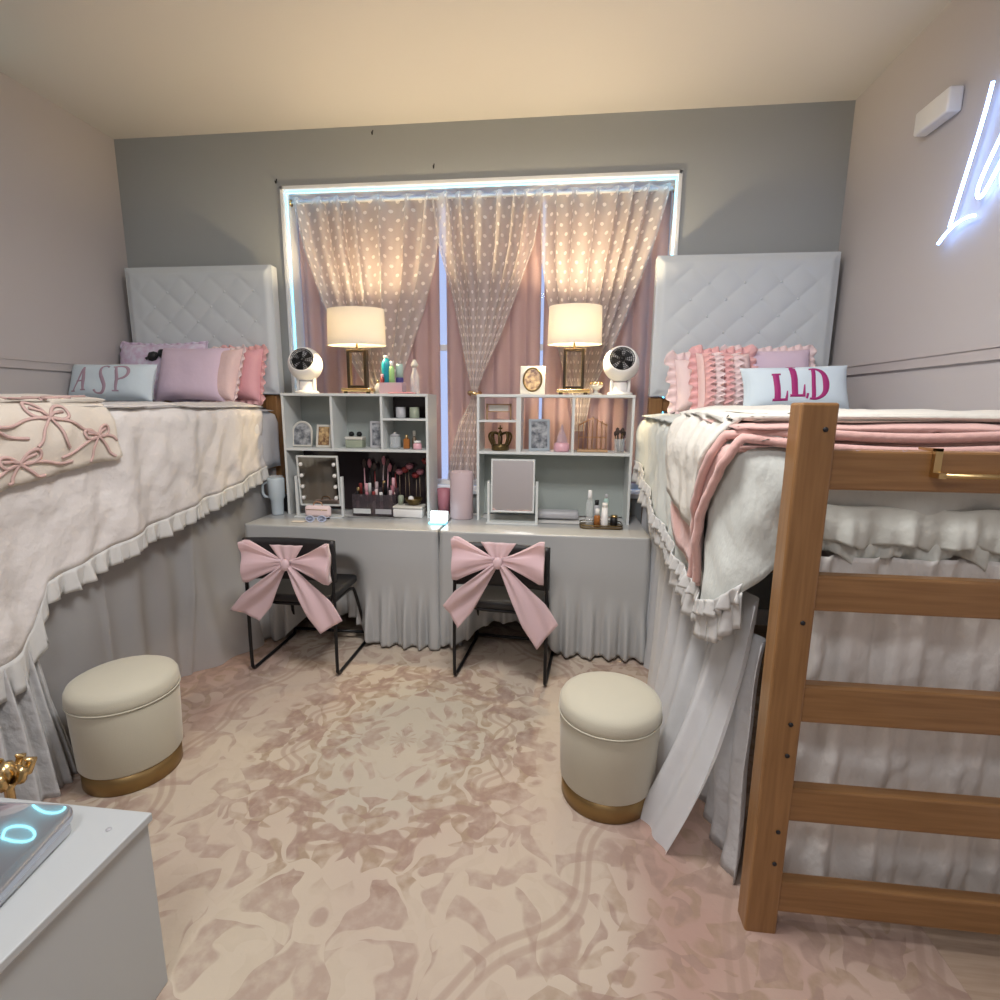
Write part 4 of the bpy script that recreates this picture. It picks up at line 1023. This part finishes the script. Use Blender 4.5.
# ------------------------------------------------------------------ right hutch items
picture('photo_frame', .515, -.265, HT, .155, .175, 'pale photo frame with a gold oval on top of the right hutch', pm='photo_warm', shape='oval', tilt=-8)
t = thing('trinket_stand', 'small gold and ivory trinket between the right lamp and fan', 'ornament', (.905, -.25, HT))
MB().lathe([(0, 0), (.035, 0), (.04, .006), (.012, .014), (.01, .03), (.035, .045), (.042, .06), (.038, .06), (0, .04)], 24).build('dish', 'frame_ivory', t)
MB().tube([(.036*math.cos(a), .036*math.sin(a), .068+.012*math.sin(5*a)) for a in [2*PI*k/30 for k in range(30)]], .003, 6, closed=True).build('crown_rim', 'gold', t)
t = thing('mini_swing_frame', 'little wooden photo clip frame in the top left cubby of the right hutch', 'ornament', (.305, -.25, TZ+.634+.001))
mb = MB()
for sx in (-1, 1): mb.tube([(sx*.075, 0, 0), (sx*.075, 0, .10)], .006, 8)
mb.tube([(-.075, 0, .095), (.075, 0, .095)], .004, 8).tube([(-.075, 0, .05), (.075, 0, .05)], .003, 8); mb.build('wooden_frame', 'stand_wood', t)
MB().box(-.06, .06, -.002, .002, .055, .09).build('card', 'frame_ivory', t, smooth=False)
# crown
t = thing('crown_ornament', 'antique gold crown ornament in the left cubby of the right hutch', 'ornament', (.315, -.25, HS))
MB().lathe([(.050, 0), (.056, .004), (.056, .034), (.050, .038), (.046, .034), (.046, .004), (.050, 0)], 36).build('crown_band', 'old_gold', t)
for k in range(8):
    a = 2*PI*k/8; c, s_ = math.cos(a), math.sin(a)
    MB().tube([(.052*c, .052*s_, .034), (.076*c, .076*s_, .085), (.062*c, .062*s_, .115), (.03*c, .03*s_, .110), (.004*c, .004*s_, .098)], .0065, 8, smooth=2).build('crown_arch', 'old_gold', t)
mb = MB().lathe([(0, 0), (.010, .004), (.013, .014), (.010, .024), (0, .028)], 14, c=(0, 0, .096)).box(-.004, .004, -.003, .003, .122, .158).box(-.014, .014, -.003, .003, .134, .144); mb.build('cross_finial', 'old_gold', t)
picture('photo_frame', .565, -.24, HS, .135, .20, 'silver blue photo frame with a black and white picture in the middle cubby', fm='frame_blue', pm='photo_grey', b=.016, tilt=-6, rz=.18)
t = thing('perfume_bottle', 'pointed rosy perfume bottle with pink base in the middle cubby', 'bottle', (.705, -.25, HS))
MB().lathe([(0, 0), (.045, 0), (.05, .012), (.048, .05), (.036, .055), (0, .055)], 20).build('bottle_base', 'pink_plastic', t)
MB().lathe([(.034, .056), (.028, .09), (.012, .13), (.005, .165), (0, .168)], 4).build('cap', 'mauve_clear', t, smooth=False)
t = thing('wire_house', 'copper wire birdcage house in the right cubby of the right hutch', 'ornament', (.895, -.235, HS))
MB().rbox(-.095, .095, -.045, .045, 0, .014, .003).build('wood_base', 'stand_wood', t)
mb = MB()
for k in range(7):
    x = -.085+.170*k/6; h = .165+.045*(1-abs(k-3)/3)
    for yy in (-.04, .04): mb.tube([(x, yy, .014), (x, yy, h-.02*0), (x, yy*.2, h+.012)], .0022, 5)
for yy in (-.04, .04): mb.tube([(-.085, yy, .165), (0, yy, .21), (.085, yy, .165)], .003, 6); mb.tube([(-.085, yy, .09), (.085, yy, .09)], .002, 5)
for sx in (-1, 1): mb.tube([(sx*.085, -.04, .165), (sx*.085, .04, .165)], .003, 6)
mb.tube([(0, -.04, .21), (0, .04, .21)], .003, 6); mb.build('wire_cage', 'wire_copper', t)
t = thing('brush_cup', 'clear cup of makeup brushes at the right end of the right hutch', 'cup', (1.06, -.27, HS))
MB().lathe([(0, 0), (.03, 0), (.034, .085), (.031, .085), (.027, .006), (0, .005)], 20).build('cup_body', 'glass_clear', t)
for i in range(6):
    a = 2*PI*i/6; c, s_ = math.cos(a), math.sin(a)
    b = thing('makeup_brush', 'short dark makeup brush, one of six in the clear cup', 'brush', (1.06+.010*c, -.27+.010*s_, HS+.006), 0, 'makeup brushes in the clear cup')
    MB().tube([(0, 0, 0), (.016*c, .016*s_, .095+.01*(i % 3))], .0035, 6).build('handle', 'old_gold' if i % 2 else 'black_metal', b)
    MB().lathe([(.004, 0), (.011, .012), (.010, .026), (0, .034)], 10, T=Matrix.Translation((.016*c, .016*s_, .095+.01*(i % 3)))).build('bristles', 'brush_hair', b)
# tray with bottles
t = thing('vanity_tray', 'shallow bronze tray holding bottles on the right desk', 'tray', (.955, -.415, TZ))
MB().rbox(-.125, .125, -.075, .075, 0, .006, .03, rz=.002).build('tray_base', 'tray_brown', t)
P = []
for (cx, cy, a0) in ((.095, .045, 0), (-.095, .045, 90), (-.095, -.045, 180), (.095, -.045, 270)):
    for k in range(5): a = math.radians(a0+90*k/4); P.append((cx+.03*math.cos(a), cy+.03*math.sin(a), .022))
MB().tube(P, .0035, 6, closed=True).tube([(p[0], p[1], .006) for p in P], .0035, 6, closed=True).build('tray_rim', 'old_gold', t)
bz = TZ+.0065
bottle(.885, -.40, bz, [(0, 0), (.022, 0), (.023, .14), (.014, .165)], 'glass_clear', [(.012, .165), (.014, .175), (.012, .215), (0, .216)], 'plastic_white', 'tall clear pump bottle at the left of the bronze tray')
bottle(.93, -.44, bz, [(0, 0), (.019, 0), (.020, .06), (.012, .072)], 'amber', [(.013, .072), (.012, .11), (0, .111)], 'plastic_white', 'small amber bottle with white cap on the bronze tray')
bottle(.975, -.43, bz, [(0, 0), (.022, 0), (.023, .015), (.018, .12)], 'plastic_white', [(.018, .12), (.016, .145), (0, .146)], 'plastic_white', 'white squeeze tube standing on the bronze tray')
bottle(.985, -.38, bz, [(0, 0), (.016, 0), (.016, .15), (.01, .165)], 'seafoam', [(.01, .165), (.009, .19), (0, .191)], 'plastic_grey', 'slim pale green bottle at the back of the bronze tray')
bottle(.93, -.37, bz, [(0, 0), (.018, 0), (.018, .11), (.01, .12)], 'plastic_grey', [(.012, .12), (.012, .15), (0, .151)], 'black', 'grey bottle with black cap at the back of the bronze tray')
bottle(1.035, -.39, bz, [(0, 0), (.022, 0), (.024, .03), (.02, .05)], 'black', [(.021, .05), (.021, .062), (0, .063)], 'gold', 'short black jar with gold lid at the right of the bronze tray', name='cosmetic_jar', cat='jar')
tag(MB().rbox(-.15, .13, -.05, .05, 0, .05, .02).build('folded_cloth', 'plastic_grey', loc=(.70, -.19, TZ)), 'folded grey cloth at the back of the right desk', 'cloth')

# ------------------------------------------------------------------ chairs with bows
def chair(loc, rz, label):
    t = thing('desk_chair', label, 'chair', loc, rz)
    r = .0095
    for sx in (-1, 1):
        x = sx*.245
        P = [(sx*.205, .015, .745), (sx*.235, .0, .66), (x, .012, .50), (x, .0, .05), (x, .012, r+.001), (x, .07, r+.001), (x, .44, r+.001), (x, .475, r+.004), (x*.95, .455, .06), (sx*.205, .38, .36), (sx*.20, .34, .388), (sx*.20, .06, .388)]
        MB().tube(P, r, 8, smooth=2).build('leg', 'black_metal', t)
    MB().tube([(-.24, .465, .05), (.24, .465, .05)], r, 8).build('crossbar', 'black_metal', t)
    MB().tube([(-.24, .010, .47), (-.20, .05, .388), (.20, .05, .388), (.24, .010, .47)], r, 8, smooth=1).build('crossbar', 'black_metal', t)
    MB().rbox(-.215, .215, .03, .42, .40, .445, .03, rz=.014).build('seat', 'black', t)
    def f(u, v): 
        a = (u-.5)*2; k = 1-.04*(1-v)*0
        return Vector((a*.252*k, .022+.03*(1-a*a), .53+.225*v))
    MB().grid(20, 8, f).build('backrest', 'black', t, solid=.022)
    return t
def bow(loc, rz, label, tl, tr_):
    """satin bow tied round the chair back; origin at the knot"""
    t = thing('chair_bow', label, 'bow', loc, rz)
    for sg in (-1, 1):
        def loop(u, v):
            a = u*PI; rr = math.sin(a)**.7
            x = sg*(.018+.215*(1-abs(2*u-1)**1.6)); back = 1 if u > .5 else -1
            hh = .030+.185*min(1, (abs(x)-.018)/.19)**1.15
            y = back*.026*math.sin(a)**.6+.010*math.sin(v*9+u*5)*rr-.02*abs(x)*4*.25
            z = (v-.5)*hh+.012*math.sin(v*PI)+.02*rr*(.5)+.006*math.sin(v*22+sg)*(1-rr*.5)
            return Vector((x, y-.012, z))
        MB().grid(36, 16, loop).build('loop', 'bow_pink', t, solid=.0015)
        E0, E1, E2 = (tl if sg < 0 else tr_)
        def tail(u, v):
            c = Vector((sg*.012, -.005, -.01)).lerp(Vector((E0[0], 0, E0[1])), u); 
            c.z -= .02*math.sin(u*PI)*0; w0 = .028
            e1, e2 = Vector((E1[0], 0, E1[1])), Vector((E2[0], 0, E2[1]))
            d = (e2-e1); c = Vector((sg*.012, 0, -.01)).lerp((e1+e2)/2, u); k = min(1, .16+1.2*u)
            nrm = Vector((-(E0[1]), 0, E0[0])); nrm.normalize(); dd = (nrm*-.15*(1 if nrm.dot(d) < 0 else -1)).lerp(d, u)*k
            p = c+dd*(v-.5)
            return p+Vector((0, -.012-.018*math.sin(u*3+v*3)-.008*math.sin(v*12+u*6)*(1-.5*u), 0))
        MB().grid(24, 14, tail).build('tail', 'bow_pink', t, solid=.0015)
    MB().lathe([(0, -.032), (.014, -.028), (.022, -.012), (.024, 0), (.022, .012), (.014, .028), (0, .032)], 16, T=Matrix.Translation((0, -.028, 0)) @ Matrix.Rotation(.15, 4, 'Y'), sy=.7).build('knot', 'bow_pink', t)
    def band(u, v):
        a = (u-.5); k = .05+.06*abs(v-.0)
        return Vector((a*(.05+.13*v), -.004-.004*math.sin(u*18), .0+.10*v))
    MB().grid(20, 8, band).build('wrap', 'bow_pink', t, solid=.002)
    return t
chair((-.715, -1.07, .0125), 0, 'black wire leg chair pushed under the left table')
chair((.405, -1.025, .0125), math.radians(-5), 'black wire leg chair pushed under the right table')
bow((-.700, -1.095, .650), 0, 'sheer pink bow tied on the back of the left chair', ((-.26, -.29), (-.335, -.265), (-.18, -.325)), ((.20, -.33), (.165, -.375), (.285, -.30)))
bow((.402, -1.055, .695), math.radians(-4), 'sheer pink bow tied on the back of the right chair', ((-.24, -.29), (-.29, -.25), (-.215, -.375)), ((.24, -.36), (.205, -.45), (.31, -.31)))

# ------------------------------------------------------------------ ottomans
def stool(loc, rz, label):
    t = thing('storage_ottoman', label, 'stool', loc, rz)
    b = MB().lathe([(0, 0), (.166, 0), (.169, .003), (.169, .078), (0, .078)], 56).build('base_band', 'gold_band', t)
    MB().lathe([(.0, .078), (.172, .078), (.176, .085), (.184, .33), (.183, .338), (0, .338)], 56).build('body', 'stool_fabric', t)
    MB().lathe([(0, .340), (.180, .340), (.186, .346), (.188, .360), (.186, .385), (.178, .400), (.155, .412), (.10, .420), (0, .424)], 56).build('lid', 'stool_fabric', t)
    MB().tube([(.187*math.cos(a), .187*math.sin(a), .342) for a in [2*PI*k/48 for k in range(48)]], .003, 6, closed=True).build('piping', 'stool_fabric', t)
stool((.905, -1.757, .0125), 0, 'cream fabric ottoman with gold base in front of the right table')
stool((-.985, -1.86, .0125), 0, 'cream fabric ottoman with gold base beside the left bed')

# ------------------------------------------------------------------ bottom left cabinet and its things
t = thing('side_cabinet', 'white low cabinet in the near left corner of the photo', 'cabinet', (-.60, -2.86, 0))
MB().box(-.335, .335, -.28, .28, .013, .48).build('cabinet_body', 'cabinet_white', t, smooth=False, bevel=.003)
MB().box(-.344, .344, -.285, .285, .481, .502).build('top_board', 'cabinet_white', t, smooth=False, bevel=.003)
d = MB().box(-.325, .325, -.30, -.281, .03, .465).build('door', 'cabinet_white', t, smooth=False, bevel=.003)
MB().tube([(.25, -.318, .30), (.25, -.318, .40)], .006, 8).build('handle', 'silver_edge', d)
tag(MB().lathe([(0, 0), (.006, 0), (.006, .0015), (0, .0015)], 12, c=(.285, .225, .502)).build('screw_cover', 'plastic_grey', t), 'small grey screw cover')
t = thing('glossy_case', 'rounded silver glossy case reflecting a cyan neon on the white cabinet', 'case', (-.585, -2.885, .503))
hd = Vector((-.78, .62, 0)).normalized(); hd = Matrix.Rotation(-.15, 3, 'Z') @ hd
TI = Matrix.Translation((0, 0, .030)) @ Matrix.Rotation(math.radians(6.5), 4, hd.cross(Vector((0, 0, 1))))
MB().rbox(-.235, .235, -.25, .225, 0, .024, .035, rz=.007, n=5, T=TI).build('case_lid', 'silver_gloss', t)
cb = MB().rbox(-.228, .228, -.243, .218, 0, .030, .03, rz=.004, n=5)
cb.v = [(x, y, z if z < .012 else (TI @ Vector((x, y, z-.030))).z) for x, y, z in cb.v]
cb.build('case_base', 'silver_edge', t)
t.rotation_euler.z = .15
t = thing('gold_stand', 'gold ornament on a stem at the left edge behind the white cabinet', 'ornament', (-.87, -2.40, .0125))
MB().lathe([(0, 0), (.09, 0), (.092, .01), (.05, .02), (.015, .035), (.012, .20), (.02, .22), (.012, .24), (.012, .35), (.03, .37), (0, .375)], 24).build('stem', 'gold', t)
mb = MB()
for k in range(7):
    a = 2*PI*k/7; c, s_ = math.cos(a), math.sin(a)
    mb.tube([(.01*c, .01*s_, .37), (.045*c, .045*s_, .385), (.058*c, .058*s_, .415), (.04*c, .04*s_, .43)], [.006, .014, .013, .003], 8)
mb.lathe([(0, 0), (.022, .006), (.030, .03), (.018, .055), (0, .062)], 16, c=(0, 0, .375)); mb.build('leaf_knob', 'gold', t)

# ------------------------------------------------------------------ neon
def neon(name, label, x, lines, r, m):
    t = thing(name, label, 'neon sign', (x, lines[0][0][0], lines[0][0][1])); y0, z0 = lines[0][0]
    for P in lines: MB().tube([(0, p[0]-y0, p[1]-z0) for p in P], r, 8, smooth=2).build('neon_tube', m, t)
    return t
XN = XR-.035
t = neon('neon_sign', 'white blue neon script sign on the right wall', XN, [
    [(-1.135, 2.70), (-1.118, 2.60), (-1.068, 2.42), (-1.012, 2.222)],
    [(-.955, 2.172), (-1.00, 2.207), (-1.06, 2.228), (-1.12, 2.230), (-1.15, 2.222)],
    [(-1.24, 2.50), (-1.20, 2.44), (-1.15, 2.35), (-1.14, 2.30), (-1.165, 2.275), (-1.21, 2.33), (-1.27, 2.42)],
    [(-1.27, 2.42), (-1.25, 2.30), (-1.30, 2.26), (-1.38, 2.36), (-1.42, 2.44)]], .0065, 'neon')
wm = MB().rbox(-.03, .03, -.11, .11, 0, .10, .01).build('wall_box', 'plastic_white', loc=(XR-.032, -.82, 2.70)); tag(wm, 'small white box fixed high on the right wall beside the neon sign', 'wall box')
neon('neon_sign', 'cyan neon loops on the left wall, seen mirrored in the glossy case', XL+.03, [
    [(-1.216, 2.799), (-1.189, 2.893), (-1.133, 3.005), (-1.055, 3.097), (-.997, 3.120), (-1.005, 3.052)],
    [(-1.407, 2.889), (-1.382, 2.834), (-1.298, 2.913), (-1.234, 3.02), (-1.216, 3.107), (-1.259, 3.108), (-1.337, 3.015), (-1.407, 2.889)]], .0065, 'neon_cyan')
